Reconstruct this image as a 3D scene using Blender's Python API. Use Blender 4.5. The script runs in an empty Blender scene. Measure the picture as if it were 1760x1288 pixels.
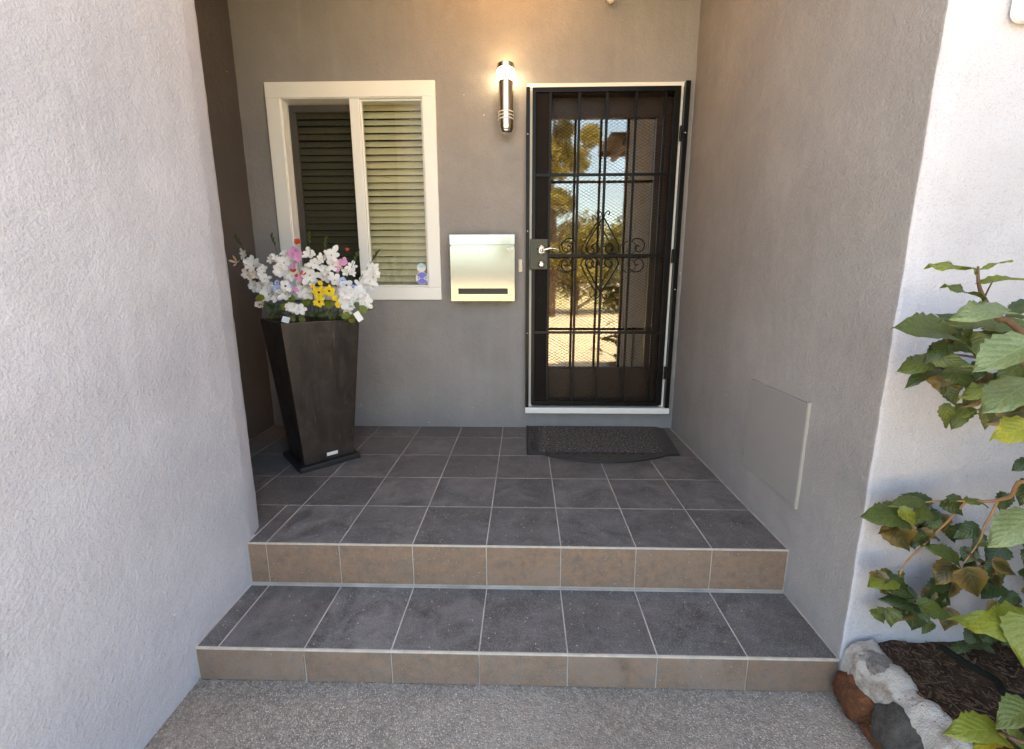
import bpy, bmesh, math, random
from mathutils import Vector, Matrix, noise
random.seed(7)
S = bpy.context.scene
COL = S.collection
R = math.radians

# ------------------------------------------------------------------ camera
CX, CY, FPX = 883.5913, 619.5486, 735.4454          # photo pixels (1760 x 1288)
CAM = Vector((1.06795, -1.57156, 1.07167))
CR = Vector((0.99971551, 0.02380579, -0.00147735))
CU = Vector((-0.00298895, 0.18648936, 0.98245243))
CF = Vector((-0.02366357, 0.98216852, -0.18650746))
cam = bpy.data.cameras.new('camera')
camo = bpy.data.objects.new('camera', cam)
COL.objects.link(camo)
m = Matrix.Identity(4)
for i in range(3):
    m[i][0], m[i][1], m[i][2], m[i][3] = CR[i], CU[i], -CF[i], CAM[i]
camo.matrix_world = m
cam.sensor_fit = 'HORIZONTAL'
cam.sensor_width = 36.0
cam.lens = 36.0 * FPX / 1760.0
cam.shift_x = -(CX - 880.0) / 1760.0
cam.shift_y = (CY - 644.0) / 1760.0
cam.clip_start = 0.02
cam.clip_end = 600.0
S.camera = camo

# ------------------------------------------------------------------ sky and sun
SUN_EL, SUN_AZ = R(61), R(12)                        # the sun stands behind the house
w = bpy.data.worlds.new('World'); S.world = w; w.use_nodes = True
nt = w.node_tree; nt.nodes.clear()
sky = nt.nodes.new('ShaderNodeTexSky'); sky.sky_type = 'NISHITA'; sky.sun_disc = False
sky.sun_elevation = SUN_EL; sky.sun_rotation = SUN_AZ
sky.air_density = 1.0; sky.dust_density = 3.5; sky.ozone_density = 0.6; sky.altitude = 50
bg = nt.nodes.new('ShaderNodeBackground'); bg.inputs[1].default_value = 0.15
wo = nt.nodes.new('ShaderNodeOutputWorld')
nt.links.new(sky.outputs[0], bg.inputs[0]); nt.links.new(bg.outputs[0], wo.inputs[0])
sl = bpy.data.lights.new('sun', 'SUN'); sl.energy = 4.5; sl.angle = R(0.53); sl.color = (1.0, 0.93, 0.82)
so = bpy.data.objects.new('sun', sl); COL.objects.link(so)
sd = Vector((math.sin(SUN_AZ) * math.cos(SUN_EL), math.cos(SUN_AZ) * math.cos(SUN_EL), math.sin(SUN_EL)))
so.rotation_euler = sd.to_track_quat('Z', 'Y').to_euler(); so.location = (0, 0, 20)
vs = S.view_settings
vs.view_transform = 'Standard'; vs.look = 'None'; vs.gamma = 1.0; vs.use_curve_mapping = False
vs.exposure = 3.04
vs.use_white_balance = True; vs.white_balance_temperature = 7450; vs.white_balance_tint = 5
S.cycles.max_bounces = 8; S.cycles.diffuse_bounces = 4; S.cycles.glossy_bounces = 3; S.cycles.transmission_bounces = 3; S.cycles.transparent_max_bounces = 10
S.cycles.caustics_reflective = False; S.cycles.caustics_refractive = False
S.cycles.use_adaptive_sampling = True; S.cycles.adaptive_threshold = 0.02
LAMP_WARM = (1.0, 0.50, 0.15)

# ------------------------------------------------------------------ helpers
def at(px, py, Y):
    """point of the sight line through a photo pixel at depth Y"""
    d = CF + CR * ((px - CX) / FPX) - CU * ((py - CY) / FPX)
    return CAM + d * ((Y - CAM.y) / d.y)

def tag(o, label=None, cat=None, group=None, kind=None):
    if label: o['label'] = label
    if cat: o['category'] = cat
    if group: o['group'] = group
    if kind: o['kind'] = kind
    return o

def empty(name, loc=(0, 0, 0), rz=0.0, parent=None):
    o = bpy.data.objects.new(name, None); COL.objects.link(o)
    o.empty_display_size = 0.05
    o.location = loc; o.rotation_euler = (0, 0, rz)
    if parent: o.parent = parent
    return o

def link(name, me, parent=None, loc=None):
    o = bpy.data.objects.new(name, me); COL.objects.link(o)
    if parent: o.parent = parent
    if loc is not None: o.location = loc
    return o

class MB:
    def __init__(s): s.v = []; s.f = []
    def add(s, vs_, fs_):
        b = len(s.v); s.v += [tuple(p) for p in vs_]
        s.f += [tuple(i + b for i in f) for f in fs_]; return s
    def box(s, x0, x1, y0, y1, z0, z1):
        vs_ = [(x0,y0,z0),(x1,y0,z0),(x1,y1,z0),(x0,y1,z0),(x0,y0,z1),(x1,y0,z1),(x1,y1,z1),(x0,y1,z1)]
        return s.add(vs_, [(0,3,2,1),(4,5,6,7),(0,1,5,4),(1,2,6,5),(2,3,7,6),(3,0,4,7)])
    def quad(s, a, b, c, d): return s.add([a, b, c, d], [(0, 1, 2, 3)])
    def tube(s, pts, r, n=8, cap=True):
        pts = [Vector(p) for p in pts]
        rr = r if isinstance(r, (list, tuple)) else [r] * len(pts)
        b = len(s.v); up = None
        for i, p in enumerate(pts):
            t = (pts[min(i+1, len(pts)-1)] - pts[max(i-1, 0)])
            if t.length < 1e-9: t = Vector((0, 0, 1))
            t.normalize()
            if up is None:
                up = t.orthogonal().normalized()
            else:
                up = up - t * up.dot(t)
                up = up.normalized() if up.length > 1e-6 else t.orthogonal().normalized()
            bi = t.cross(up)
            for k in range(n):
                a = 2 * math.pi * k / n
                s.v.append(tuple(p + (up * math.cos(a) + bi * math.sin(a)) * rr[i]))
        for i in range(len(pts) - 1):
            for k in range(n):
                a0 = b + i*n + k; a1 = b + i*n + (k+1) % n
                s.f.append((a0, a1, a1 + n, a0 + n))
        if cap:
            s.f.append(tuple(b + k for k in range(n))[::-1])
            s.f.append(tuple(b + (len(pts)-1)*n + k for k in range(n)))
        return s
    def lathe(s, prof, c=(0, 0, 0), n=32, cap=True):
        b = len(s.v)
        for (r, z) in prof:
            for k in range(n):
                a = 2*math.pi*k/n
                s.v.append((c[0] + r*math.cos(a), c[1] + r*math.sin(a), c[2] + z))
        for i in range(len(prof)-1):
            for k in range(n):
                a0 = b+i*n+k; a1 = b+i*n+(k+1) % n
                s.f.append((a0, a1, a1+n, a0+n))
        if cap:
            s.f.append(tuple(b+k for k in range(n))[::-1]); s.f.append(tuple(b+(len(prof)-1)*n+k for k in range(n)))
        return s
    def prism(s, poly, z0, z1, flip=False):
        n = len(poly)
        vs_ = [(x, y, z0) for x, y in poly] + [(x, y, z1) for x, y in poly]
        fs_ = [tuple(range(n))[::-1], tuple(range(n, 2*n))]
        for i in range(n):
            j = (i+1) % n; fs_.append((i, j, j+n, i+n))
        return s.add(vs_, fs_)
    def mesh(s, name, smooth=False, angle=None):
        me = bpy.data.meshes.new(name); me.from_pydata(s.v, [], s.f); me.update()
        if smooth:
            for p in me.polygons: p.use_smooth = True
            if angle: 
                try: me.set_sharp_from_angle(angle=R(angle))
                except Exception: pass
        return me
    def build(s, name, mat, parent=None, smooth=False, angle=None, bevel=0.0, seg=2, loc=None):
        me = s.mesh(name, smooth, angle)
        if mat: me.materials.append(mat)
        o = link(name, me, parent, loc)
        if bevel:
            md = o.modifiers.new('bevel', 'BEVEL'); md.width = bevel; md.segments = seg; md.limit_method = 'ANGLE'; md.angle_limit = R(40)
        return o

def smooth_path(pts, n=6):
    P = [Vector(p) for p in pts]; out = []
    for i in range(len(P)-1):
        p0 = P[max(i-1, 0)]; p1 = P[i]; p2 = P[i+1]; p3 = P[min(i+2, len(P)-1)]
        for k in range(n):
            t = k/n
            out.append(0.5*((2*p1) + (p2-p0)*t + (2*p0-5*p1+4*p2-p3)*t*t + (3*p1-p0-3*p2+p3)*t**3))
    out.append(P[-1]); return out

# ------------------------------------------------------------------ materials
class NB:
    """tiny node builder"""
    def __init__(s, name):
        s.m = bpy.data.materials.new(name); s.m.use_nodes = True
        s.t = s.m.node_tree; s.t.nodes.clear()
        s.out = s.n('ShaderNodeOutputMaterial'); s.tc = s.n('ShaderNodeTexCoord')
    def n(s, typ, **kw):
        nd = s.t.nodes.new(typ)
        for k, v in kw.items(): setattr(nd, k, v)
        return nd
    def put(s, sock, v):
        if hasattr(v, 'is_linked') or isinstance(v, bpy.types.NodeSocket): s.t.links.new(v, sock)
        elif v is not None:
            if hasattr(sock, 'default_value'):
                try: sock.default_value = v
                except Exception: sock.default_value = (*v, 1.0)
    def coords(s, kind='Object', scale=(1, 1, 1), rnd=False):
        c = s.tc.outputs[kind]
        mp = s.n('ShaderNodeMapping'); s.put(mp.inputs['Vector'], c); mp.inputs['Scale'].default_value = scale
        if rnd:
            oi = s.n('ShaderNodeObjectInfo'); ml = s.n('ShaderNodeMath', operation='MULTIPLY'); s.put(ml.inputs[0], oi.outputs['Random']); ml.inputs[1].default_value = 57.3
            s.put(mp.inputs['Location'], ml.outputs[0])
        return mp.outputs[0]
    def noise(s, co, scale, detail=3.0, rough=0.55, dist=0.0):
        nd = s.n('ShaderNodeTexNoise'); s.put(nd.inputs['Vector'], co); nd.inputs['Scale'].default_value = scale
        nd.inputs['Detail'].default_value = detail; nd.inputs['Roughness'].default_value = rough; nd.inputs['Distortion'].default_value = dist
        return nd.outputs['Fac']
    def vor(s, co, scale, feat='F1', out='Distance'):
        nd = s.n('ShaderNodeTexVoronoi', feature=feat); s.put(nd.inputs['Vector'], co); nd.inputs['Scale'].default_value = scale
        return nd.outputs[out]
    def ramp(s, f, *stops):
        nd = s.n('ShaderNodeValToRGB'); s.put(nd.inputs[0], f); e = nd.color_ramp.elements
        while len(e) > 1: e.remove(e[-1])
        for i, (p, c) in enumerate(stops):
            c = c if isinstance(c, (tuple, list)) else (c, c, c)
            el = e[0] if i == 0 else e.new(p)
            el.position = p; el.color = (*c[:3], 1.0)
        return nd.outputs[0]
    def mix(s, f, a, b, mode='MIX'):
        nd = s.n('ShaderNodeMix', data_type='RGBA', blend_type=mode)
        s.put(nd.inputs[0], f); s.put(nd.inputs[6], a if not isinstance(a, tuple) else (*a[:3], 1)); s.put(nd.inputs[7], b if not isinstance(b, tuple) else (*b[:3], 1))
        return nd.outputs[2]
    def math(s, op, a, b=None):
        nd = s.n('ShaderNodeMath', operation=op); s.put(nd.inputs[0], a)
        if b is not None: s.put(nd.inputs[1], b)
        return nd.outputs[0]
    def bump(s, h, strength=0.3, dist=0.01, prev=None):
        nd = s.n('ShaderNodeBump'); s.put(nd.inputs['Height'], h); nd.inputs['Strength'].default_value = strength; nd.inputs['Distance'].default_value = dist
        if prev is not None: s.put(nd.inputs['Normal'], prev)
        return nd.outputs[0]
    def princ(s, base, rough=0.5, metal=0.0, normal=None, spec=0.5, coat=0.0, **kw):
        p = s.n('ShaderNodeBsdfPrincipled')
        s.put(p.inputs['Base Color'], base if not isinstance(base, tuple) else (*base[:3], 1)); s.put(p.inputs['Roughness'], rough); s.put(p.inputs['Metallic'], metal)
        p.inputs['Specular IOR Level'].default_value = spec
        p.inputs['Coat Weight'].default_value = coat
        if normal is not None: s.put(p.inputs['Normal'], normal)
        for k, v in kw.items(): s.put(p.inputs[k], v)
        return p.outputs[0]
    def done(s, sh): s.t.links.new(sh, s.out.inputs['Surface']); return s.m

def simple(name, col, rough=0.5, metal=0.0, spec=0.5, var=0.0, vscale=20, bump=0.0, bscale=200, coat=0.0):
    b = NB(name); co = b.coords()
    base = tuple(col)
    if var:
        f = b.noise(co, vscale, 4)
        base = b.mix(f, tuple(c*(1-var) for c in col), tuple(min(1, c*(1+var)) for c in col))
    nrm = b.bump(b.noise(co, bscale, 2), bump, 0.003) if bump else None
    return b.done(b.princ(base, rough, metal, nrm, spec, coat))

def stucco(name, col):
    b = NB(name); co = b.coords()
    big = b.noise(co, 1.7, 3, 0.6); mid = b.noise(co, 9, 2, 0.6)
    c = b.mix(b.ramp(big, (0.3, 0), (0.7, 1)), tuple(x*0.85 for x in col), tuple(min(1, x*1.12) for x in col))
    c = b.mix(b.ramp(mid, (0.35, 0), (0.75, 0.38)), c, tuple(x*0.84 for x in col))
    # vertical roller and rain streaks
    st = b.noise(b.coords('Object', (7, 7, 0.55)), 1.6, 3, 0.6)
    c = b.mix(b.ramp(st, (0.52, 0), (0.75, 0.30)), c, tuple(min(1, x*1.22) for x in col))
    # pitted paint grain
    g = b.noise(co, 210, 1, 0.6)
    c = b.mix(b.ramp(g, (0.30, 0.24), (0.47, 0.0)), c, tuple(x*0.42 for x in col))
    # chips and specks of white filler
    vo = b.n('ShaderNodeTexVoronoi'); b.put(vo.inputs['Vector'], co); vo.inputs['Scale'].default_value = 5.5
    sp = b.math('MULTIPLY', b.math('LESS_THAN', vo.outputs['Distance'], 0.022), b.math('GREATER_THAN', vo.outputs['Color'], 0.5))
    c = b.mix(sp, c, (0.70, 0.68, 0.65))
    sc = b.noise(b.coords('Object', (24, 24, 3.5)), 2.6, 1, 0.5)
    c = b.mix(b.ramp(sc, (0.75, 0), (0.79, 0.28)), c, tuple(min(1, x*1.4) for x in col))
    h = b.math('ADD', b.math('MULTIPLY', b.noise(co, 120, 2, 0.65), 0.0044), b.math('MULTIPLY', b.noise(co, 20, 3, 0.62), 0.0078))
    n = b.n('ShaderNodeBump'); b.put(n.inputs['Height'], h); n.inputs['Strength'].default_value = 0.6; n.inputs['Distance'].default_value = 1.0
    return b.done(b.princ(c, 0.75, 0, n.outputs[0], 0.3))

M = {}
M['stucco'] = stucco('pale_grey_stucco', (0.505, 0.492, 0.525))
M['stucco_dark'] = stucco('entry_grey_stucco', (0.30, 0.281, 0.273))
def tile_mat(name='charcoal_tile', brown=0.0):
    b = NB(name); co = b.coords('Object', rnd=True)
    oi = b.n('ShaderNodeObjectInfo')
    f = b.noise(co, 7, 6, 0.70, 0.9)
    c = b.mix(b.ramp(f, (0.34, 0), (0.66, 1)), (0.058, 0.055, 0.053), (0.185, 0.176, 0.170))
    c = b.mix(b.ramp(oi.outputs['Random'], (0, 0.0), (1, 0.60)), c, (0.062, 0.058, 0.056))
    st = b.noise(b.coords('Object', (3, 6, 6), rnd=True), 4.0, 5, 0.7)
    c = b.mix(b.ramp(st, (0.50, 0), (0.76, 0.4)), c, (0.22, 0.212, 0.21))
    g = b.noise(co, 330, 2, 0.5)
    c = b.mix(b.ramp(g, (0.54, 0), (0.70, 0.65)), c, (0.33, 0.315, 0.305))
    vo = b.n('ShaderNodeTexVoronoi'); b.put(vo.inputs['Vector'], co); vo.inputs['Scale'].default_value = 42
    sp = b.math('MULTIPLY', b.math('LESS_THAN', vo.outputs['Distance'], 0.11), b.math('GREATER_THAN', vo.outputs['Color'], 0.58))
    c = b.mix(b.math('MULTIPLY', sp, 0.7), c, (0.55, 0.52, 0.49))
    if brown: c = b.mix(b.ramp(b.noise(co, 30, 6, 0.76, 0.2), (0.30, brown*0.30), (0.66, brown*0.95)), c, (0.305, 0.185, 0.112))
    n = b.bump(b.noise(co, 200, 1), 0.25, 0.0015)
    return b.done(b.princ(c, b.ramp(f, (0.3, 0.34), (0.75, 0.56)), 0, n, 0.45))
M['alcove_shade'] = stucco('shade_darkened_stucco', (0.105, 0.092, 0.086))  # darkened stucco: the shade of the alcove's left side is put into its colour
M['ceiling'] = simple('cream_ceiling_paint', (0.62, 0.51, 0.38), 0.8, bump=0.3, bscale=120)
M['tile'] = tile_mat()
M['tile_riser'] = tile_mat('brown_mottled_tile', 0.92)  # charcoal tile mottled with brown, more on the upper riser
M['tile_riser2'] = tile_mat('brown_mottled_tile_lower', 0.78)
M['grout'] = simple('pale_grout', (0.42, 0.38, 0.335), 0.9, var=0.6, vscale=9, bump=0.3, bscale=300)
M['trim'] = simple('cream_edge_trim', (0.50, 0.44, 0.36), 0.6, var=0.4, vscale=25)
def aggregate():
    b = NB('aggregate_concrete'); co = b.coords()
    big = b.noise(co, 2.2, 5, 0.6)
    c = b.mix(b.ramp(big, (0.3, 0), (0.7, 1)), (0.125, 0.107, 0.09), (0.29, 0.25, 0.21))
    vo = b.n('ShaderNodeTexVoronoi'); b.put(vo.inputs['Vector'], co); vo.inputs['Scale'].default_value = 190
    v = vo.outputs['Distance']; vc = vo.outputs['Color']
    peb = b.ramp(vc, (0.0, (0.10, 0.088, 0.078)), (0.35, (0.21, 0.18, 0.15)), (0.65, (0.42, 0.365, 0.305)), (0.85, (0.74, 0.67, 0.59)))
    c = b.mix(b.ramp(v, (0.30, 0.85), (0.55, 0.0)), c, peb)
    c = b.mix(b.ramp(b.noise(co, 0.9, 3), (0.42, 0), (0.66, 0.6)), c, (0.15, 0.125, 0.103))
    c = b.mix(b.ramp(b.noise(co, 60, 4, 0.7), (0.42, 0.0), (0.7, 0.55)), c, (0.40, 0.35, 0.30))
    n = b.bump(b.math('SUBTRACT', 1.0, v), 0.8, 0.004)
    return b.done(b.princ(c, 0.8, 0, n, 0.35))
M['ground'] = aggregate()
M['drive'] = simple('sunny_concrete', (0.37, 0.30, 0.215), 0.85, var=0.2, vscale=1.5, bump=0.2, bscale=60)
M['lawn'] = simple('dry_lawn', (0.27, 0.23, 0.12), 0.9, var=0.4, vscale=4, bump=0.4, bscale=40)
M['white'] = simple('white_vinyl', (0.86, 0.85, 0.81), 0.38, var=0.04, vscale=6, bump=0.05, bscale=60)
M['sash'] = simple('shade_tinted_sash', (0.60, 0.54, 0.47), 0.45, var=0.05)  # white vinyl toned tan, shade of the set-back sash painted in
M['steel_black'] = simple('black_painted_steel', (0.005, 0.0048, 0.0048), 0.33, 0.0, 0.22, var=0.3, bump=0.08, bscale=90)
M['door_wood'] = None
def wood():
    b = NB('dark_brown_door'); co = b.coords('Object', (14, 14, 0.8))
    f = b.noise(co, 3, 5, 0.6, 0.4)
    c = b.mix(f, (0.016, 0.008, 0.005), (0.050, 0.026, 0.015))
    return b.done(b.princ(c, 0.42, 0, b.bump(f, 0.12, 0.002), 0.4))
M['door_wood'] = wood()
def brushed(name, col, rough=0.11):
    b = NB(name); co = b.coords('Object', (1.5, 60, 220))
    f = b.noise(co, 4, 3, 0.6)
    return b.done(b.princ(tuple(col), b.ramp(f, (0.3, rough*0.9), (0.7, rough*1.12)), 1.0))
M['stainless'] = brushed('brushed_stainless', (0.36, 0.355, 0.34))
M['lamp_steel'] = simple('warm_polished_steel', (0.78, 0.70, 0.55), 0.26, 1.0)
M['chrome'] = simple('satin_nickel', (0.74, 0.72, 0.68), 0.2, 1.0)
M['dark'] = simple('dark_slot', (0.02, 0.019, 0.018), 0.5)
def arch_glass(name, f0, tint, rough=0.0):
    b = NB(name)
    lw = b.n('ShaderNodeLayerWeight'); lw.inputs['Blend'].default_value = 0.5
    fac = b.math('ADD', b.math('MULTIPLY', b.math('POWER', lw.outputs['Facing'], 4.0), 0.8), f0)
    tr = b.n('ShaderNodeBsdfTransparent'); tr.inputs[0].default_value = (*tint, 1)
    gl = b.n('ShaderNodeBsdfGlossy'); gl.inputs['Roughness'].default_value = rough; gl.inputs[0].default_value = (1, 0.97, 0.91, 1)
    co = b.coords(); b.put(gl.inputs['Normal'], b.bump(b.noise(co, 2.2, 1), 0.02, 0.02))
    mx = b.n('ShaderNodeMixShader'); b.put(mx.inputs[0], fac); b.put(mx.inputs[1], tr.outputs[0]); b.put(mx.inputs[2], gl.outputs[0])
    return b.done(mx.outputs[0])
M['pane'] = arch_glass('window_glass', 0.07, (0.93, 0.94, 0.88))
M['door_pane'] = arch_glass('door_glass', 0.25, (0.72, 0.66, 0.54), 0.03)
def screen():
    b = NB('insect_screen'); 
    tr = b.n('ShaderNodeBsdfTransparent'); tr.inputs[0].default_value = (1, 1, 1, 1)
    df = b.n('ShaderNodeBsdfDiffuse'); df.inputs[0].default_value = (0.018, 0.017, 0.014, 1)
    mx = b.n('ShaderNodeMixShader'); mx.inputs[0].default_value = 0.42
    b.put(mx.inputs[1], tr.outputs[0]); b.put(mx.inputs[2], df.outputs[0]); return b.done(mx.outputs[0])
M['screen'] = screen()
M['slat'] = simple('cream_blind_slat', (0.78, 0.725, 0.575), 0.5)
M['shade_cloth'] = simple('tan_roller_shade', (0.34, 0.26, 0.155), 0.9, var=0.12, vscale=3)
M['interior'] = simple('interior_paint', (0.20, 0.17, 0.13), 0.9)
M['pot'] = None
def potmat():
    b = NB('dark_bronze_planter'); co = b.coords()
    f = b.noise(b.coords('Object', (6, 6, 1.6)), 2.2, 5, 0.62, 1.2); g = b.noise(co, 7, 4, 0.6, 1.0)
    c = b.mix(b.ramp(f, (0.35, 0), (0.7, 1)), (0.017, 0.013, 0.011), (0.044, 0.032, 0.026))
    c = b.mix(b.ramp(g, (0.55, 0), (0.78, 0.45)), c, (0.085, 0.066, 0.054))
    sc = b.noise(b.coords('Object', (40, 40, 3)), 3, 3)
    c = b.mix(b.ramp(sc, (0.66, 0), (0.72, 0.25)), c, (0.22, 0.18, 0.15))
    return b.done(b.princ(c, b.ramp(g, (0.3, 0.30), (0.7, 0.48)), 0.0, b.bump(b.noise(co, 90, 2), 0.1, 0.002), 0.5))
M['pot'] = potmat()
M['rubber'] = simple('black_rubber', (0.050, 0.048, 0.046), 0.6, var=0.9, vscale=70, bump=0.9, bscale=60)
def matmat():
    b = NB('ribbed_mat'); co = b.coords()
    wv = b.n('ShaderNodeTexWave'); b.put(wv.inputs['Vector'], co); wv.inputs['Scale'].default_value = 26; wv.inputs['Distortion'].default_value = 0.6; wv.bands_direction = 'X'
    f = b.noise(co, 24, 4)
    c = b.mix(f, (0.030, 0.029, 0.029), (0.095, 0.092, 0.090))
    w2 = b.n('ShaderNodeTexWave'); b.put(w2.inputs['Vector'], co); w2.inputs['Scale'].default_value = 26; w2.bands_direction = 'Y'
    c = b.mix(b.ramp(b.math('MULTIPLY', wv.outputs['Fac'], w2.outputs['Fac']), (0.25, 0.45), (0.6, 0.0)), c, (0.018, 0.017, 0.017))
    c = b.mix(b.ramp(b.noise(co, 75, 3, 0.75), (0.50, 0), (0.60, 0.85)), c, (0.23, 0.22, 0.21))
    return b.done(b.princ(c, 0.8, 0, b.bump(wv.outputs['Fac'], 0.4, 0.003), 0.3))
M['mat'] = matmat()
M['paper'] = simple('white_paper', (0.78, 0.77, 0.74), 0.7)
M['cream_plastic'] = simple('cream_plastic', (0.74, 0.68, 0.55), 0.4)
M['sign_white'] = simple('gloss_white_number', (0.86, 0.86, 0.85), 0.3)
M['blue'] = simple('sticker_blue', (0.16, 0.17, 0.62), 0.4)
M['skyblue'] = simple('sticker_pale_blue', (0.35, 0.60, 0.75), 0.4)
def emis(name, col, st):
    b = NB(name); e = b.n('ShaderNodeEmission'); e.inputs[0].default_value = (*col, 1); e.inputs[1].default_value = st
    return b.done(e.outputs[0])
M['lamp_glass'] = emis('lit_lamp_glass', (1.0, 0.80, 0.52), 4.2)
M['soil'] = None
def soil():
    b = NB('dark_soil'); co = b.coords()
    f = b.noise(co, 30, 6, 0.7)
    c = b.mix(b.ramp(f, (0.3, 0), (0.72, 1)), (0.018, 0.010, 0.006), (0.10, 0.06, 0.036))
    return b.done(b.princ(c, 0.95, 0, b.bump(f, 0.9, 0.02), 0.2))
M['soil'] = soil()
M['mulch'] = simple('mulch_flakes', (0.105, 0.060, 0.034), 0.9, var=0.8, vscale=60)
def mortar():
    b = NB('whitish_mortar'); co = b.coords(); f = b.noise(co, 9, 5, 0.65)
    c = b.mix(b.ramp(f, (0.34, 0), (0.50, 1)), (0.30, 0.225, 0.165), (0.66, 0.61, 0.55))
    v = b.vor(co, 55); c = b.mix(b.ramp(v, (0.10, 0.7), (0.16, 0)), c, (0.22, 0.17, 0.13))
    return b.done(b.princ(c, 0.92, 0, b.bump(b.noise(co, 70, 5, 0.75), 1.0, 0.022), 0.2))
M['mortar'] = mortar()
def stone(name, c0, c1, sc=11):
    b = NB(name); co = b.coords('Object', rnd=True); f = b.noise(co, sc*2.2, 6, 0.72, 1.6)
    c = b.mix(b.ramp(f, (0.32, 0), (0.68, 1)), c0, c1)
    return b.done(b.princ(c, 0.75, 0, b.bump(f, 1.0, 0.03), 0.3))
M['stone_brown'] = stone('rust_brown_stone', (0.075, 0.024, 0.011), (0.27, 0.105, 0.045))
M['stone_grey'] = stone('grey_stone', (0.060, 0.054, 0.047), (0.145, 0.13, 0.115))
M['stone_pale'] = stone('pale_grey_stone', (0.15, 0.11, 0.09), (0.42, 0.40, 0.375), 8)
M['terracotta'] = simple('terracotta', (0.23, 0.075, 0.035), 0.85, var=0.3, vscale=20)
M['hose'] = simple('dark_hose', (0.007, 0.009, 0.007), 0.8, 0, 0.15)
M['bark'] = simple('brown_bark', (0.11, 0.062, 0.036), 0.85, var=0.4, vscale=40, bump=0.5, bscale=120)
M['twig'] = simple('orange_brown_twig', (0.30, 0.165, 0.075), 0.7, var=0.35, vscale=60)

def leafmat(name, c0, c1, edge=None, trans=0.25, rough=0.42):
    b = NB(name)
    uv = b.tc.outputs['UV']; sx = b.n('ShaderNodeSeparateXYZ'); b.put(sx.inputs[0], uv)
    u = b.math('ABSOLUTE', b.math('SUBTRACT', sx.outputs[0], 0.5)); v = sx.outputs[1]
    co = b.coords('Object', rnd=True)
    f = b.noise(co, 28, 4, 0.6)
    c = b.mix(b.ramp(f, (0.3, 0), (0.7, 1)), c0, c1)
    if edge is not None:
        e = b.math('ADD', b.math('MULTIPLY', u, 1.7), b.math('MULTIPLY', f, 0.6))
        c = b.mix(b.ramp(e, (0.55, 0), (0.95, 0.85)), c, edge)
    mid = b.math('LESS_THAN', u, 0.016)
    ph = b.math('SUBTRACT', b.math('MULTIPLY', v, 6.0), b.math('MULTIPLY', u, 5.0))
    lat = b.math('LESS_THAN', b.math('ABSOLUTE', b.math('SUBTRACT', b.math('FRACT', ph), 0.5)), 0.055)
    ve = b.math('MAXIMUM', mid, b.math('MULTIPLY', lat, 0.55))
    c = b.mix(b.math('MULTIPLY', ve, 0.22), c, tuple(min(1, x*1.9 + 0.02) for x in c1))
    hh = b.math('ABSOLUTE', b.math('SUBTRACT', b.math('FRACT', ph), 0.5))
    n = b.bump(hh, 0.28, 0.005); n = b.bump(b.noise(co, 150, 2), 0.15, 0.002, n)
    p = b.princ(c, rough, 0, n, 0.5)
    t = b.n('ShaderNodeBsdfTranslucent'); b.put(t.inputs[0], b.mix(1.0, c, (1.0, 1.0, 0.55), 'MULTIPLY')); b.put(t.inputs[1], n)
    mx = b.n('ShaderNodeMixShader'); mx.inputs[0].default_value = trans; b.put(mx.inputs[1], p); b.put(mx.inputs[2], t.outputs[0])
    return b.done(mx.outputs[0])
LM = {
 'bright': leafmat('leaf_yellow_green', (0.115, 0.145, 0.016), (0.21, 0.235, 0.032), None, 0.32),
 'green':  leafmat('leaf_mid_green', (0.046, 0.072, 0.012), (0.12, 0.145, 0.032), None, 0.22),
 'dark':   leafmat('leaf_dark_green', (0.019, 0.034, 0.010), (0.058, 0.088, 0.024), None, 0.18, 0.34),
 'pale':   leafmat('leaf_pale_green', (0.115, 0.15, 0.055), (0.22, 0.26, 0.105), None, 0.2),
 'brown':  leafmat('leaf_browning', (0.036, 0.036, 0.010), (0.085, 0.070, 0.020), (0.20, 0.13, 0.035), 0.22),
 'yellow': leafmat('leaf_yellowing', (0.26, 0.25, 0.025), (0.42, 0.38, 0.045), None, 0.35),
 'round':  leafmat('leaf_round_green', (0.10, 0.14, 0.014), (0.22, 0.26, 0.03), None, 0.25),
}
def petalmat(name, c, c2=None, trans=0.3):
    b = NB(name); co = b.coords('Object', rnd=True); f = b.noise(co, 25, 3)
    cc = b.mix(f, tuple(c), tuple(c2 or [x*0.88 for x in c]))
    p = b.princ(cc, 0.65, 0, None, 0.25); t = b.n('ShaderNodeBsdfTranslucent'); b.put(t.inputs[0], cc)
    mx = b.n('ShaderNodeMixShader'); mx.inputs[0].default_value = trans; b.put(mx.inputs[1], p); b.put(mx.inputs[2], t.outputs[0]); return b.done(mx.outputs[0])
PM = {'white': petalmat('white_petal', (0.92, 0.915, 0.91)), 'pink': petalmat('pink_petal', (0.70, 0.26, 0.52), (0.78, 0.45, 0.66)),
      'blue': petalmat('blue_petal', (0.30, 0.40, 0.75), (0.62, 0.68, 0.85)), 'yellow': petalmat('yellow_petal', (0.80, 0.58, 0.015), (0.84, 0.66, 0.06)),
      'red': petalmat('red_bud', (0.62, 0.09, 0.04)), 'eye': petalmat('dark_flower_eye', (0.035, 0.018, 0.01)), 'centre': petalmat('yellow_green_throat', (0.50, 0.52, 0.05)),
      'blush': petalmat('blush_bud', (0.75, 0.55, 0.42)), 'stem': petalmat('green_stem', (0.07, 0.11, 0.02)), 'rust': petalmat('rust_petal', (0.35, 0.10, 0.03))}

# ------------------------------------------------------------------ the place: metres; X right, Y into the porch, Z up from porch floor
B = 1.4441            # back wall face
XR = 2.135            # right side wall face
XL = -0.08            # left wing face
XA = -0.80            # left side of the alcove
YF = -0.318           # front face of the right wing
T = 0.305             # tile module
Z1, Z2 = -0.190, -0.3215   # lower tread, ground
YN = -0.320           # lower nosing
CEIL = 3.05

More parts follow.
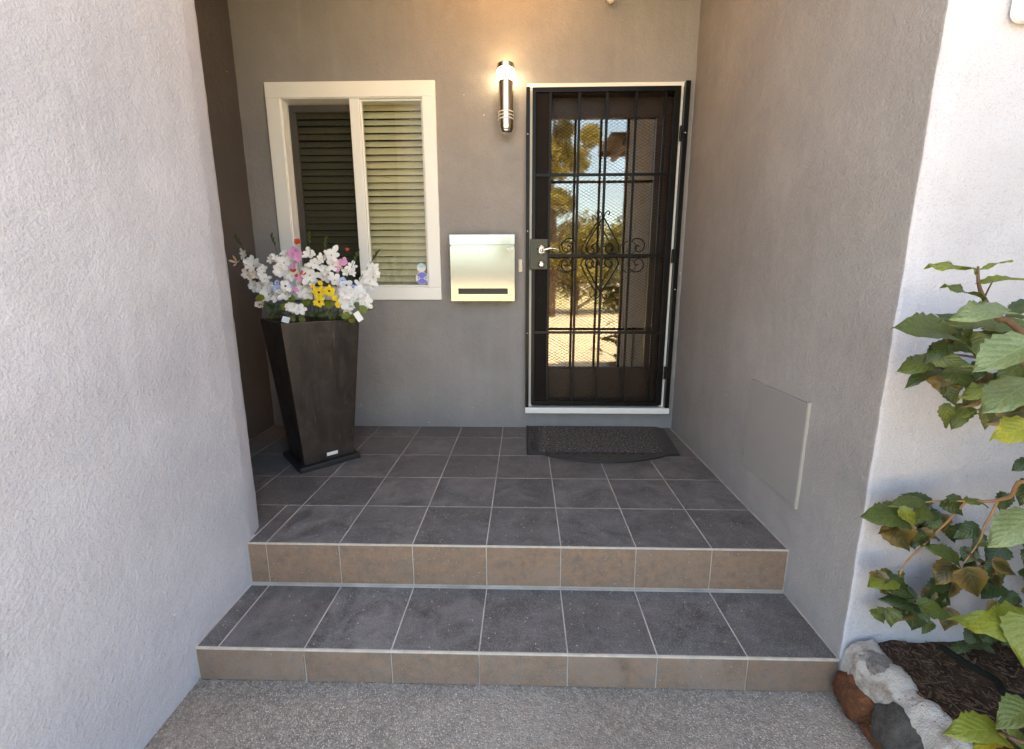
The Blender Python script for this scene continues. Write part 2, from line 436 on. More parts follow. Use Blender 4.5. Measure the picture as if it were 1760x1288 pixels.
# ground
g = MB().quad((-150, -150, Z2), (150, -150, Z2), (150, 150, Z2), (-150, 150, Z2)).build('ground', M['ground']); tag(g, 'speckled grey aggregate concrete ground before the steps', kind='structure')
g = MB().quad((-16, -13, Z2+0.004), (16, -13, Z2+0.004), (16, -1.7, Z2+0.004), (-16, -1.7, Z2+0.004)).build('driveway', M['drive']); tag(g, 'sunlit pale concrete driveway in front of the house', kind='structure')
g = MB().quad((-60, -60, Z2+0.004), (60, -60, Z2+0.004), (60, -13, Z2+0.004), (-60, -13, Z2+0.004)).build('lawn', M['lawn']); tag(g, 'dry lawn beyond the driveway', kind='structure')

# ---- house
house = empty('house', (0, 0, Z2))
tag(house, 'grey stucco house front with recessed entry porch, window and door', 'house')
HZ = -Z2     # children are placed in house coordinates: add HZ to Z

def hpart(o):
    o.parent = house; o.location = (o.location[0], o.location[1], o.location[2] + HZ); return o

def wall_from_polygon(poly, z0, z1, wob=0.0009, step=0.05, rad=0.012):
    """extruded plan outline with softly rounded, slightly wavering plaster corners"""
    pts = []
    n = len(poly)
    for i in range(n):
        p = Vector(poly[i]); a = Vector(poly[i-1]); c = Vector(poly[(i+1) % n])
        da = (a-p).normalized(); dc = (c-p).normalized()
        p1 = p + da*rad; p2 = p + dc*rad
        for k in range(4):
            t = k/3; pts.append((p1*(1-t)**2 + p*2*t*(1-t) + p2*t*t, i))
    zs = [z0 + (z1-z0)*k/int((z1-z0)/step) for k in range(int((z1-z0)/step)+1)]
    mb = MB(); N = len(pts); ph = [random.random()*6.28 for _ in range(n*6)]
    for z in zs:
        for p, i in pts:
            dx = wob*(math.sin(z*23+ph[i*6]) + 0.8*math.sin(z*51+ph[i*6+1]) + 0.6*math.sin(z*97+ph[i*6+2]) + 0.5*(random.random()-0.5))
            dy = wob*(math.sin(z*19+ph[i*6+3]) + 0.8*math.sin(z*57+ph[i*6+4]) + 0.5*(random.random()-0.5))
            mb.v.append((p.x+dx, p.y+dy, z))
    for j in range(len(zs)-1):
        for k in range(N):
            a = j*N+k; b_ = j*N+(k+1) % N
            mb.f.append((a, b_, b_+N, a+N))
    mb.f.append(tuple(range(N))[::-1]); mb.f.append(tuple((len(zs)-1)*N + k for k in range(N)))
    return mb

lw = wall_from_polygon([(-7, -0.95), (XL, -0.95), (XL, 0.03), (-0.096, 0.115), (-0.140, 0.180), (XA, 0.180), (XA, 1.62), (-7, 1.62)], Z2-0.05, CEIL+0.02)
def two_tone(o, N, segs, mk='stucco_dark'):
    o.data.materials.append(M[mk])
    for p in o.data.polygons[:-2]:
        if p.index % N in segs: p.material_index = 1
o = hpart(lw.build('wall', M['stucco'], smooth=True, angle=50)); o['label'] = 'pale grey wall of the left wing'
two_tone(o, 32, range(18, 27), 'alcove_shade')  # alcove faces take the stucco with painted-in shade
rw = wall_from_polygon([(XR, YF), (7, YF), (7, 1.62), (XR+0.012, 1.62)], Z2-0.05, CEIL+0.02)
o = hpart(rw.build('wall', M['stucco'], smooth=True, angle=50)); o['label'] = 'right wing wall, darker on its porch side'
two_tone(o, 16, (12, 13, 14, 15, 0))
# back wall with the window and door openings
WX0, WX1, WZ0, WZ1 = -0.585, 0.465, 0.955, 2.290
DX0, DX1, DZ0, DZ1 = 1.100, 2.098, 0.120, 2.285
bw = MB()
y0, y1 = B, B+0.15
bw.box(XA-0.1, WX0, y0, y1, -0.02, CEIL+0.02)
bw.box(WX0, WX1, y0, y1, -0.02, WZ0); bw.box(WX0, WX1, y0, y1, WZ1, CEIL+0.02)
bw.box(WX1, DX0, y0, y1, -0.02, CEIL+0.02)
bw.box(DX0, DX1, y0, y1, -0.02, DZ0); bw.box(DX0, DX1, y0, y1, DZ1, CEIL+0.02)
bw.box(DX1, XR+0.05, y0, y1, -0.02, CEIL+0.02)
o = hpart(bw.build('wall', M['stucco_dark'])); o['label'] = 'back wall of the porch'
hpart(MB().box(-7, XR+0.3, YF-0.10, 8, CEIL, CEIL+0.12).build('ceiling', M['ceiling']))
hpart(MB().box(-7.2, 7.4, -0.40, 8.2, CEIL+0.124, CEIL+0.40).build('roof', M['door_wood']))
ev = MB().box(1.98, 7.3, -0.95, YF-0.004, 2.56, 2.60).box(1.96, 7.3, -0.99, -0.954, 2.52, 2.70)
for k in range(9): ev.box(2.1+k*0.55, 2.16+k*0.55, -0.95, YF-0.006, 2.46, 2.558)
hpart(ev.build('eave', simple('brown_eave_paint', (0.16, 0.10, 0.06), 0.7)))
# room behind the openings
rm = MB()
rx0, rx1, ry0, ry1, rz0, rz1 = -0.79, 2.13, B+0.152, 4.6, -0.02, 2.7
rm.quad((rx0,ry0,rz0),(rx1,ry0,rz0),(rx1,ry1,rz0),(rx0,ry1,rz0)).quad((rx0,ry0,rz1),(rx0,ry1,rz1),(rx1,ry1,rz1),(rx1,ry0,rz1))
rm.quad((rx0,ry1,rz0),(rx1,ry1,rz0),(rx1,ry1,rz1),(rx0,ry1,rz1)).quad((rx0,ry0,rz0),(rx0,ry1,rz0),(rx0,ry1,rz1),(rx0,ry0,rz1)).quad((rx1,ry0,rz0),(rx1,ry0,rz1),(rx1,ry1,rz1),(rx1,ry1,rz0))
hpart(rm.build('interior', M['interior']))
hpart(MB().box(-7, 7, 4.7, 8, Z2, CEIL).build('wall', M['stucco']))

# access panel on the right wall
ap = MB().box(XR-0.006, XR+0.004, -0.004, 0.402, 0.192, 0.612)
o = hpart(ap.build('access_panel', simple('painted_panel', (0.270, 0.253, 0.245), 0.7, var=0.06, vscale=5), bevel=0.0015)); o['label'] = 'smooth square access panel low on the right wall'
fr = MB()
fr.box(XR-0.0085, XR+0.002, -0.013, -0.0045, 0.186, 0.618)
o = link('panel_edge', fr.mesh('panel_edge'), o); o.data.materials.append(simple('panel_bead', (0.40, 0.37, 0.335), 0.6))

# ---- window (sliding, white frame)
win = empty('window', (0, 0, HZ), parent=house)
def ring(mb, x0, x1, z0, z1, wl, wr, wb, wt, ya, yb):
    mb.box(x0, x1, ya, yb, z1-wt, z1); mb.box(x0, x1, ya, yb, z0, z0+wb)
    mb.box(x0, x0+wl, ya, yb, z0+wb, z1-wt); mb.box(x1-wr, x1, ya, yb, z0+wb, z1-wt)
    return mb
ring(MB(), -0.612, 0.492, 0.930, 2.318, 0.094, 0.086, 0.086, 0.094, B-0.022, B+0.028).build('frame', M['white'], win, bevel=0.004)
ring(MB(), -0.524, 0.412, 1.010, 2.230, 0.012, 0.010, 0.010, 0.010, B-0.012, B+0.10).build('frame_lining', M['white'], win, bevel=0.002)
MB().box(-0.070, -0.006, B-0.012, B+0.045, 1.0205, 2.2195).build('meeting_stile', M['white'], win, bevel=0.004)
ring(MB(), -0.511, -0.060, 1.021, 2.205, 0.050, 0.03, 0.045, 0.042, B+0.048, B+0.078).build('sash', M['sash'], win, bevel=0.003)
ring(MB(), -0.0055, 0.401, 1.021, 2.219, 0.010, 0.010, 0.010, 0.010, B+0.006, B+0.030).build('sash', M['white'], win, bevel=0.002)
MB().box(-0.4605, -0.0905, B+0.062, B+0.066, 1.0665, 2.1625).build('pane', M['pane'], win)
MB().box(0.005, 0.3905, B+0.016, B+0.020, 1.0315, 2.2085).build('pane', M['pane'], win)
o = MB().box(-0.4995, -0.0705, B+0.0425, B+0.0435, 1.0225, 2.2025).build('insect_screen', M['screen'], win); o['label'] = 'dark insect screen over the left half'
# alarm stickers at the right pane's lower corner
def disc(mb, cx, cz, r, y, n=24, a0=0.0, a1=2*math.pi):
    mb.add([(cx, y, cz)] + [(cx + r*math.cos(a0+(a1-a0)*k/n), y, cz + r*math.sin(a0+(a1-a0)*k/n)) for k in range(n+1)], [(0, k, k+1) for k in range(1, n+1)])
    return mb
ys = B+0.0150
st = disc(MB(), 0.350, 1.150, 0.031, ys).build('sticker', M['paper'], win)
disc(MB(), 0.350, 1.150, 0.028, ys-0.0006, 16, R(15), R(165)).build('print', M['skyblue'], st)
st = disc(MB(), 0.352, 1.078, 0.046, ys-0.0004, 8, R(22.5), R(382.5)).build('sticker', M['paper'], win)
pr = MB(); disc(pr, 0.352, 1.078, 0.041, ys-0.0010, 10, R(28), R(152)); disc(pr, 0.352, 1.078, 0.041, ys-0.0010, 10, R(208), R(332))
pr.build('print', M['blue'], st)
pr = MB()
for k, (zz, ww) in enumerate([(1.083, 0.012), (1.074, 0.009)]):
    for j in range(4): pr.box(0.322+j*0.017, 0.322+j*0.017+ww, ys-0.0016, ys-0.0011, zz-0.003, zz+0.003)
pr.build('print', M['blue'], st)

# horizontal blind behind the glass
bl = empty('window_blind', (0, B+0.13, 1.0)); tag(bl, 'cream horizontal slat blind hanging behind the window glass', 'blind')
MB().box(-0.54, 0.44, -0.03, 0.03, 1.235, 1.28).build('headrail', M['slat'], bl, bevel=0.003)
sm = MB(); nseg = 6; ln = 0.97
tl = R(60)
for i in range(nseg+1):
    d = -0.0255 + 0.051*i/nseg; bow = 0.0035*(1-(2*i/nseg-1)**2)
    y = d*math.cos(tl) - bow*math.sin(tl); z = d*math.sin(tl) + bow*math.cos(tl)
    sm.v += [(-ln/2, y, z), (ln/2, y, z)]
for i in range(nseg): sm.f.append((2*i, 2*i+1, 2*i+3, 2*i+2))
sme = sm.mesh('slat', True); sme.materials.append(M['slat'])
for k in range(27):
    o = link('slat', sme, bl, (-0.05 + random.uniform(-.002, .002), 0, 1.212-0.0455*k))
    o.rotation_euler = (random.uniform(-0.10, 0.10), 0, random.uniform(-0.004, 0.004))
for x in (-0.36, 0.06, 0.30): MB().tube([(x, -0.03, 1.23), (x, -0.03, 0.02)], 0.0012, 5).build('cord', M['slat'], bl)

# ---- entry door of dark wood with a tall glass pane
ed = empty('entry_door', (0, 0, HZ), parent=house)
yd0, yd1 = B+0.055, B+0.100
ring(MB(), 1.132, 2.046, 0.165, 2.235, 0.098, 0.108, 0.268, 0.120, yd0, yd1).build('door_leaf', M['door_wood'], ed, bevel=0.003)
ring(MB(), 1.226, 1.942, 0.429, 2.119, 0.010, 0.010, 0.010, 0.010, yd0-0.006, yd0+0.02).build('bead', M['door_wood'], ed, bevel=0.002)
MB().box(1.232, 1.936, yd0+0.012, yd0+0.018, 0.435, 2.113).build('pane', M['door_pane'], ed)
MB().box(1.20, 1.97, yd1+0.03, yd1+0.032, 0.40, 2.15).build('shade', M['shade_cloth'], ed)
ring(MB(), DX0+0.001, DX1-0.001, DZ0+0.041, DZ1-0.001, 0.030, 0.050, 0.002, 0.045, B+0.012, B+0.140).build('door_frame', M['door_wood'], ed)
# white strip of the old casing, white threshold
wt = MB(); wt.box(1.083, 2.100, B-0.012, B+0.010, 2.266, 2.294); wt.box(1.098, 1.124, B-0.008, B+0.010, 0.162, 2.2655); wt.box(2.046, 2.074, B-0.008, B+0.010, 0.162, 2.2655)
wt.build('casing', M['white'], ed, bevel=0.002)
MB().box(1.075, 2.108, B-0.050, B+0.120, 0.118, 0.160).build('threshold', M['white'], ed, bevel=0.005)

# ---- black security door
sdr = empty('security_door', (0, 0, HZ), parent=house)
BK = M['steel_black']
yc = B-0.028
MB().box(1.076, 1.100, B-0.046, B-0.001, 0.1615, 2.262).build('jamb', BK, sdr, bevel=0.002)
MB().box(2.074, 2.104, B-0.046, B-0.001, 0.1615, 2.288).build('jamb', BK, sdr, bevel=0.002)
ring(MB(), 1.116, 2.048, 0.182, 2.260, 0.024, 0.040, 0.026, 0.028, yc-0.014, yc+0.012).build('leaf_frame', BK, sdr, bevel=0.002)
for x in (1.231, 1.414, 1.589, 1.774, 1.958):
    MB().box(x-0.0085, x+0.0085, yc-0.0068, yc+0.0062, 0.2075, 2.2325).build('bar', BK, sdr, bevel=0.0012)
for z in (1.739, 1.227, 0.705):
    MB().box(1.1395, 2.0085, yc-0.0115, yc-0.0072, z-0.0095, z+0.0095).build('rail', BK, sdr, bevel=0.001)
MB().box(1.1405, 1.2240, yc+0.001, yc+0.003, 0.2085, 2.2315).build('lock_side_sheet', simple('dark_sheet', (0.010, 0.007, 0.006), 0.7, 0, 0.15), sdr)
def scroll(pts, r=0.0050, y=yc-0.0125):
    MB().tube(smooth_path([(x, y, z) for x, z in pts], 5), r, 6).build('scroll', BK, sdr, smooth=True)
mz = 1.227; cx0 = 1.589
heart = [(0, .250), (.055, .160), (.103, .075), (.110, .046), (.096, .020), (.065, .0115), (.034, .020), (.020, .048), (.036, .074), (.061, .072), (.070, .052), (.054, .040)]
curl = [(.002, .240), (.014, .272), (.031, .287), (.042, .272), (.031, .260)]
side = [(0, .082), (.030, .108), (.070, .104), (.095, .073), (.085, .034), (.055, .022), (.034, .042), (.045, .064), (.061, .058)]
for sx in (1, -1):
    for sz in (1, -1):
        scroll([(cx0 + sx*a, mz + sz*b_) for a, b_ in heart]); scroll([(cx0 + sx*a, mz + sz*b_) for a, b_ in curl], 0.0040)
for xb, sx in ((1.414, -1), (1.774, 1)):
    for sz in (1, -1): scroll([(xb + sx*a, mz + sz*b_) for a, b_ in side], 0.0044)
for cz, r_ in ((1.375, 0.020), (1.075, 0.020), (0.930, 0.016)):
    scroll([(1.182 + r_*math.cos(k*0.7), cz + r_*math.sin(k*0.7)) for k in range(10)], 0.0022, yc-0.001)
scroll([(1.182, 1.055), (1.182, 0.948)], 0.0022, yc-0.001)
# diamond wire mesh behind the bars
wm = MB(); ax0, ax1, az0, az1 = 1.2375, 2.006, 0.21, 2.23; ym = yc+0.0085; rr = 0.0011
px_, pz_ = 0.036, 0.021
for sgn in (1, -1):
    k = 0.0
    s_ = pz_/px_*sgn
    c = (az0 - (s_*(ax1-ax0) if sgn > 0 else 0))
    cend = (az1 - (s_*(ax1-ax0) if sgn < 0 else 0))
    while c < cend:
        xa, za = ax0, c; xb, zb = ax1, c + s_*(ax1-ax0)
        def clip(xa, za, xb, zb):
            if za < az0 and zb < az0 or za > az1 and zb > az1: return None
            def cut(z): return xa + (z-za)*(xb-xa)/(zb-za)
            p = []
            for (x, z) in ((xa, za), (xb, zb)):
                zz = min(max(z, az0), az1); p.append((cut(zz), zz))
            return p
        p = clip(xa, za, xb, zb)
        if p and abs(p[0][0]-p[1][0]) > 0.005: wm.tube([(p[0][0], ym, p[0][1]), (p[1][0], ym, p[1][1])], rr, 3, cap=False)
        c += pz_*2/2
o = wm.build('wire_mesh', simple('grey_wire', (0.05, 0.048, 0.046), 0.4, 0.6), sdr); o['kind'] = 'stuff'
# lock box, lever, dead bolt, hinges
lb = MB().box(1.106, 1.2235, yc-0.022, yc+0.0005, 1.135, 1.335).build('lock_box', simple('olive_black_box', (0.030, 0.030, 0.014), 0.35), sdr, bevel=0.002)
hd = MB(); hd.lathe([(0.033, 0), (0.033, 0.006), (0.028, 0.011), (0.014, 0.014), (0.011, 0.040), (0.009, 0.043)], n=28)
hdo = hd.build('door_handle', M['chrome'], sdr, smooth=True, angle=40); hdo.rotation_euler = (R(90), 0, 0); hdo.location = (1.184, yc-0.0225, 1.259)
lv = MB().tube(smooth_path([(1.184, yc-0.062, 1.259), (1.205, yc-0.068, 1.262), (1.240, yc-0.068, 1.270), (1.272, yc-0.064, 1.268), (1.296, yc-0.060, 1.258)], 5), [0.0085]*12+[0.007]*5+[0.0055]*4, 10).build('lever', M['chrome'], sdr, smooth=True)
db = MB(); db.lathe([(0.024, 0), (0.023, 0.008), (0.017, 0.013), (0.010, 0.016)], n=24)
dbo = db.build('dead_bolt', M['chrome'], sdr, smooth=True, angle=40); dbo.rotation_euler = (R(90), 0, 0); dbo.location = (1.182, yc-0.0225, 1.167)
for z in (1.98, 1.22, 0.42): MB().tube([(2.061, yc-0.016, z-0.045), (2.061, yc-0.016, z+0.045)], 0.009, 10).build('hinge', BK, sdr, smooth=True, angle=40)
for (x, z) in ((1.088, 1.985), (1.088, 1.385), (2.089, 1.985), (2.089, 1.0), (1.088, 0.70)):
    sc_ = MB().lathe([(0.006, 0), (0.0055, 0.003), (0.002, 0.005)], n=10).build('screw', M['chrome'], sdr, smooth=True, loc=(x, B-0.0462, z)); sc_.rotation_euler = (R(90), 0, 0)

# ------------------------------------------------------------------ porch steps: grout bed with separate tiles
ps = MB()
ps.prism([(XL-0.005, 0.004), (XR+0.003, 0.004), (XR+0.003, B+0.02), (XA-0.01, B+0.02), (XA-0.01, 0.100), (XL-0.005, 0.020)], Z1-0.1, -0.0012)
ps.box(XL-0.005, XR+0.003, YN+0.004, 0.003, Z2-0.1, Z1-0.0012)
porch = ps.build('porch_steps', M['grout']); tag(porch, 'tiled porch floor with two steps down to the ground', kind='structure')
_tm = {}
def tile(x0, x1, y0, y1, z0, z1, axis):
    """one tile; axis = thin direction"""
    gx = 0.0024
    if axis == 'z': x0 += gx; x1 -= gx; y0 += gx; y1 -= gx
    else: x0 += gx; x1 -= gx; z0 += 0.001; z1 -= 0.001
    key = (round(x1-x0, 4), round(y1-y0, 4), round(z1-z0, 4)); mk = 'tile' if axis == 'z' else ('tile_riser' if z1 > Z1+0.05 else 'tile_riser2')
    if key not in _tm:
        bm = bmesh.new(); bmesh.ops.create_cube(bm, size=1.0)
        bmesh.ops.scale(bm, vec=key, verts=bm.verts)
        bmesh.ops.bevel(bm, geom=bm.edges[:], offset=0.0012, segments=1, affect='EDGES')
        me = bpy.data.meshes.new('tile'); bm.to_mesh(me); bm.free(); me.materials.append(M[mk]); _tm[key] = me
    o = link('tile', _tm[key], porch, ((x0+x1)/2, (y0+y1)/2, (z0+z1)/2))
    o.rotation_euler = (random.uniform(-.0006, .0006), random.uniform(-.0006, .0006), 0) if axis == 'z' else (0, 0, random.uniform(-.0006, .0006))
rows = [(0.007, T), (T, 2*T), (2*T, 3*T), (3*T, 4*T), (4*T, B-0.004)]
cols = [(XA+0.004, -2*T), (-2*T, -T), (-T, 0)] + [(k*T, (k+1)*T) for k in range(7)]
for (ya, yb) in rows:
    for (xa, xb) in cols:
        if xb <= 0.0001 and ya < 0.1:
            if xb > -0.1: tile(XL+0.004, 0, ya, yb, -0.009, 0, 'z'); tile(-T, XL+0.004, 0.060, yb, -0.009, 0, 'z')
            else: tile(xa, xb, 0.176, yb, -0.009, 0, 'z')
        else:
            tile(xa, min(xb, XR-0.004), ya, yb, -0.009, 0, 'z')
# upper riser, lower tread, lower riser
for (xa, xb) in [(XL+0.003, 0)] + [(k*T, min((k+1)*T, XR-0.003)) for k in range(7)]:
    tile(xa, xb, 0.0, 0.009, Z1+0.008, -0.0065, 'y')
    tile(xa, xb, YN+0.007, -0.006, Z1-0.009, Z1, 'z')
for (xa, xb) in [(XL+0.004, T)] + [(k*T, min((k+1)*T, XR-0.003)) for k in range(1, 7)]:
    tile(xa, xb, YN, YN+0.009, Z2+0.002, Z1-0.0065, 'y')
MB().box(XL+0.002, XR-0.002, -0.0010, 0.0062, -0.0052, 0.0008).build('edge_trim', M['trim'], porch, bevel=0.001)
MB().box(XL+0.002, XR-0.002, YN-0.0010, YN+0.0062, Z1-0.0052, Z1+0.0008).build('edge_trim', M['trim'], porch, bevel=0.001)
cb = MB().box(XL+0.002, XR-0.002, -0.0060, -0.0005, Z1-0.002, Z1+0.0012)
cb.build('grout_line', M['grout'], porch)

# ------------------------------------------------------------------ door mat
dm = empty('door_mat', (0, 0, 0.0)); tag(dm, 'black rubber door mat with bowed front edge below the door', 'door mat')
front = [(1.090 + 0.93*t, 0.925 - 0.115*math.sin(math.pi*min(1, max(0, (t-0.10)/0.82)))**0.8*(1 if 0.10 < t < 0.92 else 0)) for t in [k/40 for k in range(41)]]
poly = [(1.086, 0.925)] + front[1:] + [(2.030, 0.925), (2.075, 1.385), (2.030, 1.436), (1.086, 1.436)]
MB().prism(poly, 0.0015, 0.009).build('mat_base', M['rubber'], dm)
MB().prism([(1.165, 0.955), (1.935, 0.955), (1.985, 1.43), (1.165, 1.43)], 0.0092, 0.0125).build('mat_panel', M['mat'], dm, bevel=0.0015)
MB().tube([(x, y, 0.009) for x, y in front], 0.004, 6).build('rim', M['dark'], dm, smooth=True)
MB().box(1.086, 1.094, 0.925, 1.436, 0.0092, 0.0135).build('rim', M['dark'], dm)
for k in range(12): MB().box(1.20+k*0.058, 1.232+k*0.058, 0.930, 0.942, 0.0092, 0.0130).build('stud', M['dark'], dm)
for k in range(9):
    lf = MB(); a = k*0.9; lf.tube(smooth_path([(1.128+0.018*math.cos(a+t), 0.985+k*0.048+0.018*math.sin(a+t), 0.0105) for t in (0, 1, 2, 3, 4)], 3), 0.0022, 4); lf.build('border_scroll', M['dark'], dm)

# ------------------------------------------------------------------ mailbox
mbx = empty('mailbox', (0.785, B, 0.92)); tag(mbx, 'brushed steel mailbox with dark slot hung between window and door', 'mailbox')
x0, x1 = -0.213, 0.218; yb_, yf_ = -0.003, -0.100
MB().box(x0+0.003, x1-0.003, yf_+0.004, yb_, 0.006, 0.436).build('body', M['stainless'], mbx, bevel=0.003)
MB().box(x0, x1, yf_-0.001, yf_+0.003, 0.005, 0.366).build('front_panel', M['stainless'], mbx, bevel=0.0012)
MB().box(x0-0.001, x1+0.001, yf_-0.003, yf_+0.003, 0.373, 0.441).build('lid', M['stainless'], mbx, bevel=0.002)
MB().box(x0-0.001, x1+0.001, yf_+0.0035, yb_-0.001, 0.4365, 0.4415).build('lid_top', M['stainless'], mbx, bevel=0.001)
MB().box(x0+0.050, x1-0.047, yf_-0.0018, yf_-0.0011, 0.052, 0.090).build('slot', M['dark'], mbx)
kk = MB().lathe([(0.011, 0), (0.011, 0.004), (0.008, 0.005)], n=20).build('lock', M['chrome'], mbx, smooth=True, angle=40); kk.rotation_euler = (R(90), 0, 0); kk.location = (-0.005, yf_-0.001, 0.330)
MB().box(0.168, 0.205, yf_-0.0016, yf_-0.0011, 0.340, 0.350).build('maker_plate', simple('faint_plate', (0.45, 0.45, 0.46), 0.4, 0.6), mbx)

# door bell
dbl = empty('door_bell', (1.040, B, 1.162)); tag(dbl, 'small cream door bell button beside the door jamb', 'door bell')
MB().box(-0.013, 0.013, -0.012, -0.001, -0.042, 0.042).build('plate', M['cream_plastic'], dbl, bevel=0.003)
MB().lathe([(0.007, 0), (0.006, 0.003), (0.002, 0.004)], n=14).build('button', M['white'], dbl, smooth=True, loc=(0, -0.012, 0.005)).rotation_euler = (R(90), 0, 0)

# ------------------------------------------------------------------ wall lamp
wl = empty('wall_lamp', (0.948, B-0.078, 2.0)); tag(wl, 'lit steel cylinder wall lamp with white frosted band', 'wall lamp')
MB().lathe([(0.030, -0.012), (0.040, -0.006), (0.046, 0.006), (0.047, 0.030), (0.047, 0.278), (0.042, 0.280)], n=40).build('tube', M['lamp_steel'], wl, smooth=True, angle=40)
bt = MB().lathe([(0.004, -0.030), (0.018, -0.027), (0.034, -0.018), (0.041, -0.010), (0.041, -0.007)], n=32).build('bottom_cap', M['chrome'], wl, smooth=True, angle=60)
for z in (0.060, 0.080, 0.100): MB().lathe([(0.0472, z-0.0035), (0.051, z-0.002), (0.051, z+0.002), (0.0472, z+0.0035)], n=40, cap=False).build('ring', M['white'], wl, smooth=True, angle=30)
MB().lathe([(0.0425, 0.281), (0.047, 0.292), (0.054, 0.312), (0.055, 0.336), (0.051, 0.345)], n=40).build('frosted_band', M['lamp_glass'], wl, smooth=True)
MB().lathe([(0.053, 0.348), (0.055, 0.352), (0.055, 0.372), (0.052, 0.374), (0.049, 0.372), (0.049, 0.349)], n=40, cap=False).build('top_rim', M['lamp_steel'], wl, smooth=True, angle=40)
MB().lathe([(0.048, 0.3475), (0.040, 0.352), (0.02, 0.356)], n=24).build('bulb', emis('lamp_top_glow', (1.0, 0.68, 0.36), 7.0), wl, smooth=True)
MB().box(-0.030, 0.030, 0.044, 0.077, 0.05, 0.27).build('wall_bracket', M['stainless'], wl, bevel=0.003)
ll = bpy.data.lights.new('lamp_light', 'SPOT'); ll.energy = 31.0; ll.color = LAMP_WARM; ll.shadow_soft_size = 0.03; ll.spot_size = R(84); ll.spot_blend = 1.0
lo = bpy.data.objects.new('lamp_light', ll); COL.objects.link(lo); lo.parent = wl; lo.location = (0, 0, 0.385); lo.rotation_euler = (R(180+34), 0, 0)

# small sensor high on the wall
sn = empty('motion_sensor', (1.587, B, 2.775)); tag(sn, 'small cream sensor high on the wall above the door', 'sensor')
MB().box(-0.030, 0.030, -0.014, -0.001, -0.02, 0.07).build('base_plate', M['cream_plastic'], sn, bevel=0.004)
MB().lathe([(0.006, -0.058), (0.018, -0.052), (0.028, -0.036), (0.033, -0.012), (0.033, 0.02), (0.026, 0.04), (0.010, 0.046)], n=24).build('head', M['cream_plastic'], sn, smooth=True, loc=(0, -0.045, 0))

# house number, cut by the picture's edge
hn = empty('house_number', (2.335, YF, 1.70)); tag(hn, 'white rounded house number on the right wing wall', 'house number')
def rrect(w_, h_, r_, n=6):
    out = []
    for cx_, cz_, a0 in ((w_/2-r_, h_-r_, 0), (-w_/2+r_, h_-r_, 90), (-w_/2+r_, r_, 180), (w_/2-r_, r_, 270)):
        for k in range(n+1):
            a = R(a0+90*k/n); out.append((cx_+r_*math.cos(a), cz_+r_*math.sin(a)))
    return out
oo = rrect(0.108, 0.165, 0.026); ii = [(x, z+0.036) for x, z in rrect(0.036, 0.093, 0.012)]
nb = MB(); n = len(oo)
for y in (-0.024, -0.010): nb.v += [(x, y, z) for x, z in oo] + [(x, y, z) for x, z in ii]
for k in range(n):
    j = (k+1) % n
    nb.f += [(k, j, n+j, n+k), (2*n+k, 3*n+k, 3*n+j, 2*n+j), (k, 2*n+k, 2*n+j, j), (n+k, n+j, 3*n+j, 3*n+k)]
nb.build('digit', M['sign_white'], hn)
for z in (0.02, 0.145): MB().tube([(0, -0.012, z), (0, 0.0, z)], 0.003, 8).build('stand_off', M['chrome'], hn)

# ------------------------------------------------------------------ tall planter and its square base
PX, PY = -0.173, 0.874
pt = empty('tall_planter', (PX, PY, 0.0)); tag(pt, 'tall tapered dark brown square planter on the porch', 'planter')
def sq(s_, z, ph=R(-0.7)): 
    return [(s_/math.sqrt(2)*math.cos(ph+k*math.pi/2), s_/math.sqrt(2)*math.sin(ph+k*math.pi/2), z) for k in range(4)]
pm = MB()
rings = [sq(0.282, 0.030), sq(0.415, 0.849), sq(0.385, 0.849), sq(0.372, 0.74)]
for r_ in rings: pm.v += r_
pm.f.append((3, 2, 1, 0))
for i in range(3):
    for k in range(4): a = i*4+k; b_ = i*4+(k+1) % 4; pm.f.append((a, b_, b_+4, a+4))
pm.f.append((12, 13, 14, 15))
pm.build('pot_body', M['pot'], pt, bevel=0.005, seg=3)
fm = MB().prism([(x, y) for x, y, z in sq(0.345, 0, R(-1.5))], 0.001, 0.030)
fm.build('foot_plate', simple('black_foot', (0.020, 0.018, 0.018), 0.45, var=0.2), pt, bevel=0.004)
# small label on the right-hand front face
c3 = Vector(sq(0.282, 0.03)[3]); c4 = Vector(sq(0.282, 0.03)[0]); t3 = Vector(sq(0.415, 0.849)[3]); t4 = Vector(sq(0.415, 0.849)[0])
def facept(u, v): 
    a = c3.lerp(c4, u); b_ = t3.lerp(t4, u); return a.lerp(b_, v)
nrm = (c4-c3).cross(t3-c3).normalized()
q4 = [facept(0.44, 0.030), facept(0.66, 0.030), facept(0.66, 0.055), facept(0.44, 0.055)]
lbm = MB(); lbm.v += [tuple(p + nrm*0.0005) for p in q4] + [tuple(p + nrm*0.002) for p in q4]; lbm.f += [(4, 5, 6, 7), (0, 1, 5, 4), (1, 2, 6, 5), (2, 3, 7, 6), (3, 0, 4, 7)]
lbm.build('maker_label', M['paper'], pt)
disc_soil = MB().prism([(x, y) for x, y, z in sq(0.37, 0)], 0.742, 0.752).build('filling', M['soil'], pt)

